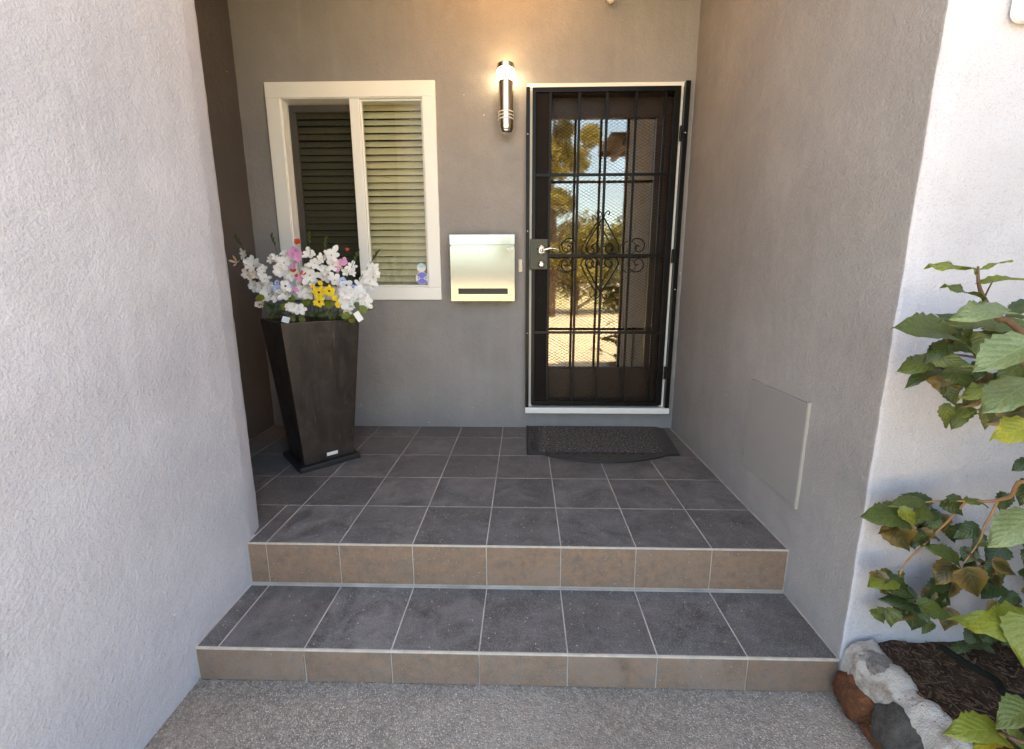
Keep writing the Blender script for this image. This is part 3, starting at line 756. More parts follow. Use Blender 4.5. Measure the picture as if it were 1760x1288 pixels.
# ------------------------------------------------------------------ artificial flowers
def blossom_mesh(kind, n, L, W, cup, colours):
    """n petals of length L and half width W, cupped; returns mesh with material slots"""
    vs_, fs_, mi = [], [], []
    for k in range(n):
        a = 2*math.pi*k/n + random.uniform(-.12, .12); l = L*random.uniform(.7, 1.2); ca, sa = math.cos(a), math.sin(a)
        b0 = len(vs_)
        lift = cup*random.uniform(.7, 1.3)
        for i, (t, wd) in enumerate(((0.04, .18), (.35, .75), (.68, 1.0), (.92, .62), (1.02, .12))):
            r_ = l*t; z = lift*l*(t**1.5) - (random.uniform(.1, .9)*l*max(0, t-.6)**1.2) + random.uniform(-.05, .05)*l
            for j, sgn in enumerate((-1, 0, 1)):
                off = W*wd*sgn; zz = z + (0.12*l*wd if sgn else -0.03*l) + random.uniform(-.04, .04)*l*wd
                vs_.append((r_*ca - off*sa, r_*sa + off*ca, zz))
        for i in range(4):
            for j in range(2):
                p = b0+i*3+j; fs_.append((p, p+1, p+4, p+3)); mi.append(0)
    # centre boss
    b0 = len(vs_); rc = L*(0.20 if colours[-1] == 'eye' else 0.11)
    for i, (r_, z) in enumerate(((rc, 0.0), (rc*.8, rc*.5), (rc*.3, rc*.8))):
        for k in range(8): vs_.append((r_*math.cos(k*.785), r_*math.sin(k*.785), z))
    for i in range(2):
        for k in range(8): fs_.append((b0+i*8+k, b0+i*8+(k+1) % 8, b0+i*8+8+(k+1) % 8, b0+i*8+8+k)); mi.append(len(colours)-1)
    fs_.append(tuple(b0+16+k for k in range(8))); mi.append(len(colours)-1)
    me = bpy.data.meshes.new('blossom'); me.from_pydata(vs_, [], fs_)
    for c in colours: me.materials.append(PM[c])
    for p, m_ in zip(me.polygons, mi): p.material_index = m_; p.use_smooth = True
    return me
BM = {
 'glad': [blossom_mesh('g', 6, 0.052, 0.0165, 0.5, ['white', 'centre']) for _ in range(4)],
 'rose': [blossom_mesh('r', 11, 0.048, 0.017, 0.8, ['white', 'white']) for _ in range(3)],
 'pink': [blossom_mesh('p', 5, 0.030, 0.014, 0.35, ['pink', 'pink']) for _ in range(2)],
 'blue': [blossom_mesh('b', 6, 0.030, 0.014, 0.3, ['blue', 'eye']) for _ in range(2)],
 'bluewhite': [blossom_mesh('b', 6, 0.030, 0.014, 0.3, ['white', 'eye']) for _ in range(2)],
 'yellow': [blossom_mesh('y', 10, 0.038, 0.011, 0.25, ['yellow', 'eye']) for _ in range(2)],
 'pansy': [blossom_mesh('y', 5, 0.030, 0.016, 0.2, ['yellow', 'rust']) for _ in range(2)],
 'red': [blossom_mesh('d', 5, 0.016, 0.008, 0.8, ['red', 'red']) for _ in range(2)],
 'blush': [blossom_mesh('d', 4, 0.034, 0.008, 1.6, ['blush', 'blush']) for _ in range(2)],
}
def FZ(zx, zy): return (390+zx/6.519, 400+zy/6.519)          # zoomed note -> photo pixel
def flower_at(zx, zy, Y): return at(*FZ(zx, zy), Y)
ROOT = Vector((PX, PY, 0.75))
def stem_thing(name, label, cat, tipz, tipY, blooms, group=None, bud=True, stem_r=0.003, foot=None):
    tip = flower_at(*tipz, tipY)
    base = foot or Vector((PX + max(-.13, min(.13, (tip.x-PX)*0.35)) + random.uniform(-.02, .02), PY + max(-.12, min(.12, (tip.y-PY)*.6)), 0.755))
    e = empty(name, base); tag(e, label, cat, group)
    mid = base.lerp(tip, 0.5) + Vector((0, 0, 0.03))
    path = smooth_path([base, mid, tip], 6)
    MB().tube([p-base for p in path], [stem_r*(1-0.6*i/(len(path)-1)) for i in range(len(path))], 6).build('stem', PM['stem'], e, smooth=True)
    for (zx, zy, kind, s_, dY) in blooms:
        p = flower_at(zx, zy, tipY+dY)
        o = link('blossom', random.choice(BM[kind]), e, p-base)
        out = (CAM - p).normalized()*1.0 + Vector((p.x-PX, p.y-PY, 0.1))*1.2 + Vector((random.uniform(-.45, .45), random.uniform(-.2, .2), random.uniform(-.2, .55)))
        o.rotation_euler = (out.to_track_quat('Z', 'Y') @ Matrix.Rotation(random.uniform(0, 6.28), 4, 'Z').to_quaternion()).to_euler()
        sc = s_*random.uniform(.60, .98); o.scale = (sc, sc, sc)
    if bud:
        bm_ = MB(); d = (path[-1]-path[-3]).normalized()
        for k in range(5):
            p = tip + d*(0.012*k-0.01) - base; sd_ = Vector((0.008*(-1)**k, 0, 0.004))
            bm_.tube([p, p+sd_*0.6+d*0.010, p+sd_+d*0.022], [0.0035, 0.0042, 0.001], 5)
        bm_.build('bud', PM['stem'], e, smooth=True)
    return e
GL = 'white gladiolus spikes in the planter'
stem_thing('gladiolus', 'white gladiolus spike leaning farthest left over the planter rim', 'flower', (150, 130), PY-.04,
  [(200, 245, 'glad', .75, 0), (110, 335, 'blush', .9, 0), (230, 330, 'glad', .8, .02), (300, 370, 'glad', 1.15, -.02), (390, 410, 'glad', .8, .02), (230, 480, 'glad', .9, .02), (330, 480, 'glad', .9, .03), (420, 520, 'glad', 1.1, -.02), (300, 600, 'glad', .9, .02),
   (390, 630, 'glad', .9, 0), (470, 590, 'glad', 1.0, 0), (470, 690, 'glad', 1.15, -.03), (560, 730, 'glad', .9, -.02)], GL)
stem_thing('gladiolus', 'white gladiolus spike in front of the left window frame', 'flower', (530, 120), PY-.02,
  [(560, 300, 'glad', 1.0, 0), (500, 300, 'glad', .6, .02), (655, 235, 'glad', .65, .03), (640, 340, 'glad', 1.0, 0), (590, 440, 'rose', 1.0, -.02), (725, 490, 'glad', 1.1, 0), (660, 690, 'glad', .9, -.05)], GL)
stem_thing('gladiolus', 'tallest white gladiolus spike at the middle of the bouquet', 'flower', (925, 100), PY,
  [(930, 250, 'glad', 1.1, 0), (985, 345, 'glad', 1.0, 0), (900, 410, 'glad', 1.0, .02), (930, 480, 'glad', 1.1, -.02), (850, 590, 'glad', .9, 0), (890, 680, 'glad', 1.2, -.04), (840, 650, 'rose', 1.0, -.02), (960, 545, 'glad', .8, 0)], GL)
stem_thing('gladiolus', 'white gladiolus spike against the dark left pane', 'flower', (1100, 150), PY+.02,
  [(1055, 290, 'glad', .95, 0), (1170, 255, 'glad', 1.0, 0), (1185, 360, 'glad', 1.0, 0), (1095, 420, 'glad', .9, 0), (1080, 490, 'glad', .9, 0), (1205, 535, 'glad', .95, -.02)], GL)
stem_thing('gladiolus', 'short white gladiolus spike below the pink bud', 'flower', (1430, 300), PY+.03,
  [(1400, 390, 'glad', .85, 0), (1330, 445, 'glad', .95, 0), (1400, 450, 'glad', .7, 0)], GL)
stem_thing('gladiolus', 'white gladiolus spike leaning right past the window mullion', 'flower', (1640, 290), PY,
  [(1630, 390, 'glad', .85, 0), (1555, 470, 'glad', 1.0, 0), (1660, 460, 'glad', .8, 0), (1600, 545, 'glad', 1.0, 0), (1510, 600, 'glad', 1.0, 0), (1580, 640, 'glad', .8, 0)], GL)
stem_thing('rose_bunch', 'bunch of full white blooms hanging over the right rim', 'flower', (1380, 660), PY-.10,
  [(1300, 690, 'rose', 1.1, 0), (1400, 690, 'rose', 1.2, 0), (1480, 700, 'rose', 1.0, .02), (1350, 780, 'rose', 1.1, 0), (1440, 780, 'rose', 1.0, 0), (1545, 785, 'glad', 1.0, .02), (1350, 880, 'glad', .8, 0)], bud=False)
stem_thing('rose_bunch', 'pair of white blooms low at the front rim', 'flower', (770, 800), PY-.13,
  [(760, 840, 'rose', .9, 0), (810, 860, 'glad', .8, 0), (690, 830, 'glad', .6, 0)], bud=False)
PK = 'pink blossom sprays in the planter'
stem_thing('pink_spray', 'pink blossom spray near the left window stile', 'flower', (770, 190), PY-.03,
  [(730, 240, 'pink', 1.1, 0), (795, 265, 'pink', 1.1, 0), (760, 215, 'pink', .9, .01), (735, 385, 'pink', .9, 0), (760, 340, 'pink', .8, .02), (830, 520, 'pink', .8, 0), (770, 640, 'pink', .6, -.02)], PK, bud=False, stem_r=.002)
stem_thing('pink_spray', 'single pink bloom against the dark left pane', 'flower', (1300, 320), PY+.03,
  [(1300, 332, 'pink', 1.0, 0), (1240, 412, 'pink', .75, 0)], PK, bud=False, stem_r=.002)
RD = 'red berry sprigs in the planter'
stem_thing('red_sprig', 'red berry sprig at the top of the bouquet', 'flower', (800, 90), PY-.01,
  [(800, 105, 'red', 1.3, 0), (775, 115, 'red', .9, 0), (740, 430, 'red', 1.2, -.02), (860, 460, 'red', 1.1, -.03), (780, 490, 'red', 1.0, -.02)], RD, bud=False, stem_r=.0015)
stem_thing('red_sprig', 'thin sprig with one pale red bud before the dark pane', 'flower', (1345, 180), PY+.04,
  [(1345, 195, 'red', .9, 0)], RD, bud=False, stem_r=.0013)
BLG = 'blue and white anemones in the planter'
stem_thing('anemone', 'white and blue anemone with dark eye left of centre', 'flower', (650, 590), PY-.09, [(655, 600, 'bluewhite', 1.1, 0), (705, 610, 'blue', .9, .02)], BLG, bud=False, stem_r=.002)
stem_thing('anemone', 'blue anemone at the left among white blooms', 'flower', (570, 630), PY-.08, [(570, 630, 'blue', 1.2, 0), (560, 560, 'blue', .8, .02)], BLG, bud=False, stem_r=.002)
stem_thing('anemone', 'pale blue anemone pair right of the yellow daisies', 'flower', (1330, 560), PY-.03, [(1340, 590, 'bluewhite', 1.1, 0), (1290, 540, 'blue', 1.0, 0), (1410, 620, 'blue', .8, 0)], BLG, bud=False, stem_r=.002)
stem_thing('anemone', 'small drooping blue and white bloom at the left rim', 'flower', (360, 790), PY-.02, [(365, 810, 'bluewhite', .8, 0), (340, 795, 'blue', .7, .01)], BLG, bud=False, stem_r=.002)
YG = 'yellow daisies in the planter'
stem_thing('daisy', 'largest yellow daisy with dark eye at the front of the bouquet', 'flower', (1145, 645), PY-.14, [(1145, 655, 'yellow', 1.25, 0)], YG, bud=False, stem_r=.002)
stem_thing('daisy', 'yellow daisy just left of the largest one', 'flower', (1030, 660), PY-.13, [(1030, 670, 'yellow', 1.0, 0)], YG, bud=False, stem_r=.002)
stem_thing('daisy', 'lowest yellow daisy close above the rim', 'flower', (1035, 770), PY-.15, [(1035, 775, 'yellow', .95, 0), (960, 600, 'yellow', .55, .05)], YG, bud=False, stem_r=.002)
stem_thing('pansy', 'yellow and rust pansy right of the daisies', 'flower', (1235, 795), PY-.15, [(1245, 810, 'pansy', 1.1, 0), (1205, 740, 'pansy', .9, .01), (1045, 570, 'pansy', .7, .06)], bud=False, stem_r=.002)

# leaf meshes -----------------------------------------------------
def leaf_mesh(wid, serr=0.03, fold=0.18, droop=0.15, cord=0.06, wave=0.03, nl=12, roundl=False):
    """leaf of unit length along +Y, face towards +Z"""
    vs_, uv, fs_ = [], [], []
    nw = 6
    for i in range(nl+1):
        v = i/nl
        if roundl: hw = wid*math.sqrt(max(0, 1-(2*v-1)**2))*1.0
        else: hw = wid*(math.sin(math.pi*min(1, v**0.62))**0.85)*(1.0-0.25*v)
        hw = max(hw, 0.004)
        sr = 1 + (serr/wid*0.6)*(1 if i % 2 else -1) if 0 < i < nl else 1
        for j in range(nw+1):
            u = 2*j/nw-1; x = u*hw*(sr if abs(u) > .99 else 1)
            y = v - cord*abs(u)*(1-v)*1.2 - (0.02*(i % 2) if abs(u) > .99 else 0)
            z = fold*abs(x) - droop*v*v - 0.10*droop*abs(u)**2 + wave*math.sin(v*9+u*2.2)*abs(u)
            vs_.append((x, y, z)); uv.append((j/nw, v))
    for i in range(nl):
        for j in range(nw):
            a = i*(nw+1)+j; fs_.append((a, a+1, a+nw+2, a+nw+1))
    me = bpy.data.meshes.new('leaf'); me.from_pydata(vs_, [], fs_)
    ul = me.uv_layers.new(name='UVMap')
    for lp in me.loops: ul.data[lp.index].uv = uv[lp.vertex_index]
    for p in me.polygons: p.use_smooth = True
    me.materials.append(LM['green'])
    return me
LEAF = {w_: [leaf_mesh(w_*0.5, 0.05, random.uniform(-.05, .40), random.uniform(.02, .30), random.uniform(.03, .12), random.uniform(.02, .10)) for _ in range(6)] for w_ in (0.3, 0.45, 0.6, 0.75, 0.95)}
RLEAF = [leaf_mesh(0.42, 0.0, .05, .06, 0.0, .03, 10, True) for _ in range(2)]
def place_leaf(parent, base, tip, w_, kind, tilt=0.0, meshes=None, origin=None):
    base = Vector(base); tip = Vector(tip); d = tip-base; L = d.length; yv = d/L
    to = (CAM-base).normalized(); nz = to + Vector((0, 0, 0.55))
    nz = (nz - yv*nz.dot(yv)).normalized(); xv = yv.cross(nz)
    rot = Matrix((xv, yv, nz)).transposed()
    rot = rot @ Matrix.Rotation(tilt, 3, 'Y')
    key = min(LEAF, key=lambda k: abs(k-w_))
    me = random.choice(meshes or LEAF[key])
    o = link('leaf', me, parent)
    o.matrix_local = Matrix.Translation(base-(origin or Vector())) @ rot.to_4x4() @ Matrix.Diagonal((L, L, L, 1))
    o.material_slots[0].link = 'OBJECT'; o.material_slots[0].material = LM[kind]
    return o
# greenery of the bouquet: two leafy sprigs
for nm, lab, spots in (('leaf_sprig', 'round green leaves low on the left half of the bouquet', [(370, 730, .05, 'round'), (710, 755, .062, 'round'), (880, 785, .062, 'round'), (650, 830, .05, 'round'), (730, 945, .045, 'bright'), (830, 945, .05, 'bright'), (545, 925, .06, 'green'), (470, 850, .05, 'dark'), (600, 880, .05, 'dark'), (930, 900, .05, 'dark'), (560, 820, .05, 'dark')]),
                       ('leaf_sprig', 'round green leaves low on the right half of the bouquet', [(1140, 805, .055, 'round'), (1330, 930, .05, 'round'), (1400, 950, .05, 'bright'), (1600, 840, .052, 'round'), (1530, 865, .05, 'round'), (1460, 830, .045, 'green'), (1120, 920, .055, 'dark'), (1230, 900, .05, 'dark'), (1010, 920, .05, 'dark'), (1180, 930, .05, 'green')])):
    e = empty(nm, ROOT); tag(e, lab, 'foliage', 'leafy sprigs in the planter')
    for (zx, zy, sz, kd) in spots:
        p = flower_at(zx, zy, PY-.10 + random.uniform(-.04, .05)); a = random.uniform(0, 6.28)
        dv = (CR*math.cos(a) + CU*math.sin(a))*sz*0.5
        rl = place_leaf(e, p-dv, p+dv, .8, kd, random.uniform(-.5, .5), RLEAF if kd == 'round' else None, ROOT)
        MB().tube([ (0, 0, 0), (p-dv-ROOT)*0.5 + Vector((0, 0, .01)), p-dv-ROOT], .0016, 5).build('stem', PM['stem'], e, smooth=True)
tg = empty('paper_tag', flower_at(1470, 935, PY-.16)); tag(tg, 'white paper tag hanging over the planter rim', 'tag')
ta = MB(); ta.box(-.016, .016, -.0006, .0006, -.030, .024); to_ = ta.build('card', M['paper'], tg); to_.rotation_euler = (R(-12), R(-32), R(10))
MB().tube([(0, 0, .02), (-.02, .03, .04)], .0008, 5).build('string', PM['stem'], tg)
tg2 = empty('paper_tag', flower_at(660, 975, PY-.15)); tag(tg2, 'folded white tag low at the left front rim', 'tag')
ta = MB(); ta.box(-.018, .018, -.0006, .0006, -.018, .016); to_ = ta.build('card', M['paper'], tg2); to_.rotation_euler = (R(-25), R(20), R(25))

# hose tap low in the dark corner behind the planter
tp = empty('hose_tap', (-0.60, B, 0.20)); tag(tp, 'dark garden tap on the wall behind the planter', 'tap')
MB().tube([(0, -.001, .06), (0, -.05, .06), (0, -.075, .045), (0, -.08, .01)], .011, 10).build('spout', M['steel_black'], tp, smooth=True)
MB().lathe([(.004, 0), (.026, .002), (.028, .008), (.004, .012)], n=16).build('wheel', M['steel_black'], tp, loc=(0, -.05, .085), smooth=True)

# ------------------------------------------------------------------ planting bed
def soilz(x, y): return -0.128 + 0.05*min(1, max(0, (x-2.25)/0.5)) + 0.012*math.sin(x*17+y*9)*math.sin(y*23)
sb = MB(); nx, ny = 60, 40
for i in range(nx+1):
    for j in range(ny+1):
        x = 2.16+2.6*i/nx; y = YF+0.01-1.25*j/ny; sb.v.append((x, y, soilz(x, y)+random.uniform(-.007, .007)))
for i in range(nx):
    for j in range(ny): a = i*(ny+1)+j; sb.f.append((a, a+1, a+ny+2, a+ny+1))
so_ = sb.build('garden_soil', M['soil'], smooth=True); tag(so_, 'dark brown soil of the planting bed', kind='structure')
mu = MB()
for k in range(5200):
    x = 2.2+random.random()**1.4*1.2; y = YF-0.01-random.random()*0.95; z = soilz(x, y)+random.uniform(.002, .010)
    a = random.uniform(0, 6.28); l = random.choice([random.uniform(.002, .007), random.uniform(.002, .007), random.uniform(.006, .016)]); w_ = random.uniform(.0008, .003); tz = random.uniform(-.35, .35)
    d = Vector((math.cos(a), math.sin(a), tz)).normalized()*l; p = Vector((-math.sin(a), math.cos(a), random.uniform(-.3, .3)))*w_; h = Vector((0, 0, .0012))
    c = Vector((x, y, z)); b0 = len(mu.v)
    mu.v += [tuple(c-d-p), tuple(c+d-p), tuple(c+d+p), tuple(c-d+p), tuple(c-d*.9+h), tuple(c+d*.9+h)]
    mu.f += [(b0, b0+1, b0+5, b0+4), (b0+2, b0+3, b0+4, b0+5), (b0+1, b0+2, b0+5), (b0+3, b0, b0+4)]
o = mu.build('mulch', M['mulch']); tag(o, 'scattered bark mulch and twigs on the soil', 'mulch', kind='stuff')

# edging: stones bedded in whitish mortar
edg = empty('planter_edging', (2.19, -0.34, Z2)); tag(edg, 'low planter edging of brown and grey stones in whitish mortar', 'edging')
EO = Vector((2.19, -0.34, Z2))
def lumpy(cx_, cy_, cz_, rx, ry, rz, seed, amp=.10, n=4, sq_=3.4):
    bm = bmesh.new(); bmesh.ops.create_icosphere(bm, subdivisions=n, radius=1.0)
    rnd = random.Random(seed); off = Vector((rnd.uniform(0, 50), rnd.uniform(0, 50), rnd.uniform(0, 50)))
    planes = [(Vector((rnd.gauss(0, 1), rnd.gauss(0, 1), rnd.gauss(0, 1))).normalized(), rnd.uniform(.74, 1.0)) for _ in range(17)]
    for v in bm.verts:
        c = v.co.normalized(); k = (abs(c.x)**3 + abs(c.y)**3 + abs(c.z)**3)**(-1/3); k = min([k] + [1.18*d_/max(c.dot(n_), .05) for n_, d_ in planes])
        k *= 1 + amp*(1.5*noise.fractal(c*2.2+off, 1.0, 2.0, 5))
        v.co = Vector((c.x*rx, c.y*ry, c.z*rz))*k
    me = bpy.data.meshes.new('stone'); bm.to_mesh(me); bm.free()
    for p in me.polygons: p.use_smooth = True
    return me, (cx_, cy_, cz_)
# mortar body: swept lumpy section
mt = MB(); ns, na = 150, 34
rnd = random.Random(3)
for i in range(ns+1):
    y = -0.335 - 1.05*i/ns
    for k in range(na):
        a = 2*math.pi*k/na; ca, sa = math.cos(a), math.sin(a)
        hx = 0.056 + .008*math.sin(y*13) + .004*math.sin(y*41); hz = 0.118
        x = hx*(abs(ca)**0.75)*(1 if ca > 0 else -1); z = hz*(abs(sa)**0.6)*(1 if sa > 0 else -1)
        j = 1 + .16*noise.fractal(Vector((ca*.9, y*14, sa*.9)), 1.0, 2.0, 4) + rnd.uniform(-.02, .02)
        top = .006*math.sin(y*29) + .005*math.sin(y*67+1)
        mt.v.append((2.188 + x*j + .006*math.sin(y*19) , y, -0.214 + z*j + (top if sa > 0 else 0)))
for i in range(ns):
    for k in range(na): a = i*na+k; b_ = i*na+(k+1) % na; mt.f.append((a, b_, b_+na, a+na))
mt.f.append(tuple(range(na))); mt.f.append(tuple(ns*na+k for k in range(na))[::-1])
mo = mt.build('mortar', M['mortar'], edg, smooth=True); mo.location = -EO
for (c, mk, seed) in (((2.150, -.402, -.243, .056, .072, .084), 'stone_brown', 11), ((2.154, -.548, -.220, .052, .074, .080), 'stone_grey', 6), ((2.176, -.405, -.118, .042, .056, .026), 'stone_pale', 8),
                      ((2.142, -.665, -.255, .030, .055, .050), 'stone_brown', 21), ((2.144, -.80, -.22, .03, .075, .07), 'stone_grey', 23), ((2.143, -.96, -.23, .03, .07, .06), 'stone_brown', 31), ((2.143, -.475, -.300, .026, .05, .022), 'stone_brown', 37), ((2.146, -1.12, -.22, .03, .075, .07), 'stone_grey', 41)):
    me, cc = lumpy(*c, seed); me.materials.append(M[mk]); o = link('stone', me, edg, Vector(cc)-EO)

# hose, brick and fallen leaves
hp = [at(1618, 1112, -.50), at(1660, 1140, -.56), at(1710, 1168, -.62), at(1775, 1205, -.70)]
hp = [Vector((p.x, p.y, max(p.z, soilz(p.x, p.y)+.010))) for p in hp]
hs = MB().tube(smooth_path(hp + [hp[-1]+Vector((.5, -.05, 0))], 5), .009, 8).build('hose', M['hose'], smooth=True); tag(hs, 'dark drip hose lying across the soil', 'hose')
bk = MB().box(-.055, .055, -.10, .10, -.025, .045).build('brick', M['terracotta'], bevel=.006)
bk.location = (2.60, -.58, -.075); bk.rotation_euler = (R(12), R(-18), R(35)); tag(bk, 'terracotta brick half hidden in the bed under leaves', 'brick')
for i, (px, py, lab) in enumerate(((1612, 1204, 'curled tan fallen leaf nearest the edging'), (1652, 1195, 'flat tan fallen leaf on the soil'), (1642, 1112, 'small orange fallen leaf by the hose'))):
    Yv = -.55 if i < 2 else -.46
    p = at(px, py, Yv); zz = soilz(p.x, p.y)
    for _ in range(12):
        p = at(px, py, Yv); Yv -= (p.z-soilz(p.x, p.y)-.012)*-0.0 if abs(p.z-soilz(p.x, p.y)) < .004 else ((soilz(p.x, p.y)+.012-p.z)*-0.9)
    e = empty('fallen_leaf', p); tag(e, lab, 'leaf', 'fallen leaves on the soil')
    o = place_leaf(e, p + Vector((-.014, .008, .004)), p + Vector((.016, -.008, .008)), .75, 'brown', .5, None, p); o.material_slots[0].material = M['fallen'] if 'fallen' in M else M.setdefault('fallen', simple('dry_leaf', (.42, .30, .15), .7, var=.3))

# ------------------------------------------------------------------ hibiscus shrub
SH = Vector((2.62, -0.60, -0.10))
shrub = empty('hibiscus_shrub', SH); tag(shrub, 'leafy hibiscus shrub with yellowing lower leaves by the right wall', 'shrub')
LV = [ # base px, tip px, Y base, Y tip, width, kind, tilt
 (1678,465, 1611,437, -.60,-.62, .30,'bright', .7), (1685,462, 1737,440, -.60,-.62, .30,'bright',-.7), (1685,486, 1768,473, -.60,-.66, .45,'bright',-.6), (1690,515, 1628,483, -.60,-.63, .30,'green', .6),
 (1730,536, 1653,524, -.64,-.68, .60,'pale', .3), (1712,556, 1617,550, -.56,-.56, .60,'green', .2), (1632,574, 1536,561, -.52,-.54, .75,'green', .2), (1606,618, 1546,632, -.48,-.49, .75,'green', .1),
 (1603,612, 1680,630, -.50,-.55, .60,'green', .1), (1606,632, 1556,658, -.46,-.47, .60,'dark', .2), (1622,634, 1636,690, -.46,-.48, .95,'brown', .1), (1768,592, 1672,638, -.72,-.74, .75,'pale', .2),
 (1768,660, 1690,700, -.70,-.74, .75,'pale', .3), (1732,658, 1650,668, -.58,-.60, .45,'bright', .5), (1702,665, 1654,692, -.52,-.54, .75,'brown', .3), (1766,712, 1698,716, -.62,-.62, .45,'brown', .4),
 (1768,733, 1708,754, -.74,-.78, .60,'yellow',-.2), (1745,574, 1686,566, -.55,-.55, .60,'dark', .3), (1770,560, 1708,548, -.56,-.58, .60,'green', .2), (1640,580, 1690,596, -.46,-.47, .75,'dark', .1),
 (1690,703, 1647,711, -.62,-.63, .30,'bright', .9), (1700,600, 1650,590, -.44,-.44, .75,'dark', .2), (1740,640, 1700,690, -.50,-.50, .75,'dark', .2), (1760,620, 1715,660, -.52,-.54, .75,'green', .1),
 (1690,640, 1668,690, -.45,-.46, .95,'brown', .3), (1750,690, 1718,735, -.50,-.52, .75,'brown', .2), (1660,560, 1622,536, -.48,-.48, .60,'dark', .2), (1768,520, 1728,545, -.52,-.54, .60,'dark', .1), (1660,600,1598,596,-.50,-.5,.75,'green',.3),
 # lower cluster against the wall
 (1552,888, 1484,884, -.42,-.44, .75,'green', .1), (1586,862, 1534,858, -.42,-.43, .60,'green', .3), (1602,866, 1562,845, -.40,-.40, .60,'dark', .2), (1550,876, 1583,908, -.44,-.46, .60,'bright', .3),
 (1573,872, 1622,893, -.42,-.43, .75,'green', .2), (1536,902, 1564,950, -.40,-.41, .95,'brown', .2), (1538,905, 1508,916, -.40,-.40, .75,'brown', .4), (1582,914, 1604,945, -.40,-.41, .95,'brown', .2),
 (1564,914, 1574,950, -.39,-.39, .75,'dark', .2), (1630,858, 1656,888, -.42,-.43, .95,'dark', .2), (1688,863, 1659,854, -.44,-.46, .60,'bright', .4), (1648,964, 1607,934, -.44,-.45, .60,'green', .2), (1636,970, 1604,1000, -.43,-.44, .95,'brown', .2),
 (1662,978, 1686,1032, -.46,-.48, .95,'brown', .0), (1658,966, 1700,988, -.43,-.43, .75,'dark', .3), (1708,966, 1760,992, -.48,-.50, .60,'brown', .2), (1712,968, 1690,984, -.47,-.47, .75,'dark', .3),
 (1772,888, 1700,932, -.70,-.72, .75,'pale', .1), (1698,936, 1678,938, -.48,-.48, .60,'green', .3), (1534,992, 1491,1004, -.41,-.42, .95,'bright', .3), (1528,998, 1581,1034, -.42,-.44, .60,'dark', .2),
 (1578,1040, 1522,1022, -.42,-.42, .60,'dark', .2), (1580,1040, 1642,1062, -.45,-.47, .60,'green', .1), (1574,1044, 1562,1086, -.42,-.43, .95,'dark', .2), (1570,1050, 1530,1060, -.41,-.41, .75,'brown', .3),
 (1606,1008, 1642,1046, -.41,-.41, .95,'dark', .2), (1770,1074, 1656,1068, -.72,-.76, .45,'bright',-.5), (1770,1068, 1757,1142, -.76,-.80, .95,'bright', .1), (1712,1256, 1638,1246, -.84,-.86, .60,'bright', .2),
 (1728,1270, 1664,1284, -.82,-.83, .45,'yellow', .5), (1772,1218, 1716,1238, -.84,-.86, .75,'green', .2), (1776,790, 1738,806, -.52,-.52, .75,'dark', .2), (1700,1110, 1620,1104, -.5,-.5, .3,'dark', .5),
 (1560,1010, 1530,1040, -.40,-.40, .95,'dark', .2), (1618,1000, 1590,1030, -.40,-.40, .75,'dark', .3), (1556,870, 1530,895, -.40,-.40, .75,'dark', .1), (1610,880, 1585,900, -.39,-.39, .75,'dark', .2), (1640,1000, 1625,1030, -.40,-.40, .75,'brown', .2), (1770, 1290, 1735, 1245, -.86,-.86,.6,'green',.3),
 (1545,985,1560,1000,-.41,-.41,.6,'green',.2), (1770,830,1748,870,-.5,-.5,.75,'dark',.2), (1730,850,1715,880,-.44,-.44,.75,'dark',.2)]
for (bx, by, tx, ty, yb2, yt2, w_, kd, tl_) in LV:
    place_leaf(shrub, at(bx, by, yb2), at(tx, ty, yt2), w_, kd, tl_, None, SH)
rnd = random.Random(12)
for k in range(330):   # the part of the shrub beyond the right edge of the picture
    p = Vector((rnd.uniform(2.62, 3.25), rnd.uniform(-.95, -.42), rnd.uniform(-.06, .95)))
    px = (p-CAM); uu = CX + FPX*px.dot(CR)/px.dot(CF)
    if uu < 1800: continue
    a = rnd.uniform(0, 6.28); l = rnd.uniform(.07, .13)
    place_leaf(shrub, p, p+Vector((math.cos(a)*l, math.sin(a)*l*.6, rnd.uniform(-.6, .3)*l)), .75, rnd.choice(['green', 'green', 'dark', 'bright', 'pale']), rnd.uniform(-.6, .6), None, SH)
for k in range(38):   # added dark leaves that paint in the shadow against the wall
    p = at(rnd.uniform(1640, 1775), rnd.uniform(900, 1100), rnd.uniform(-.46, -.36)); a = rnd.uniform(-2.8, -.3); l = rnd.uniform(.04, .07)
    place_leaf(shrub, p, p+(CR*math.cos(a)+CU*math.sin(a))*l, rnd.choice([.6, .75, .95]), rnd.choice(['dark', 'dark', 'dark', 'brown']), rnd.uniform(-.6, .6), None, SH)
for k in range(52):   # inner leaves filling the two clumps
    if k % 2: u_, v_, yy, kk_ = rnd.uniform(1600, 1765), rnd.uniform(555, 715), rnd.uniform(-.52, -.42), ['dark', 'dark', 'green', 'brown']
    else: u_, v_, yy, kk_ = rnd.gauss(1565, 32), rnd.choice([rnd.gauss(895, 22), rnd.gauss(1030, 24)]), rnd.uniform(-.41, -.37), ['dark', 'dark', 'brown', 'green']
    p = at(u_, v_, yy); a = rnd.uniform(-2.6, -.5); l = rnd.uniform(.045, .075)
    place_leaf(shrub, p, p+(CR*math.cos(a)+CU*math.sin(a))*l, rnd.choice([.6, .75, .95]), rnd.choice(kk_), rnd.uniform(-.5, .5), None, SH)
def branch(pts, r0, r1, mk):
    P = smooth_path([Vector(p)-SH for p in pts], 5); n_ = len(P)
    MB().tube(P, [r0+(r1-r0)*i/(n_-1) for i in range(n_)], 7).build('branch', M[mk], shrub, smooth=True)
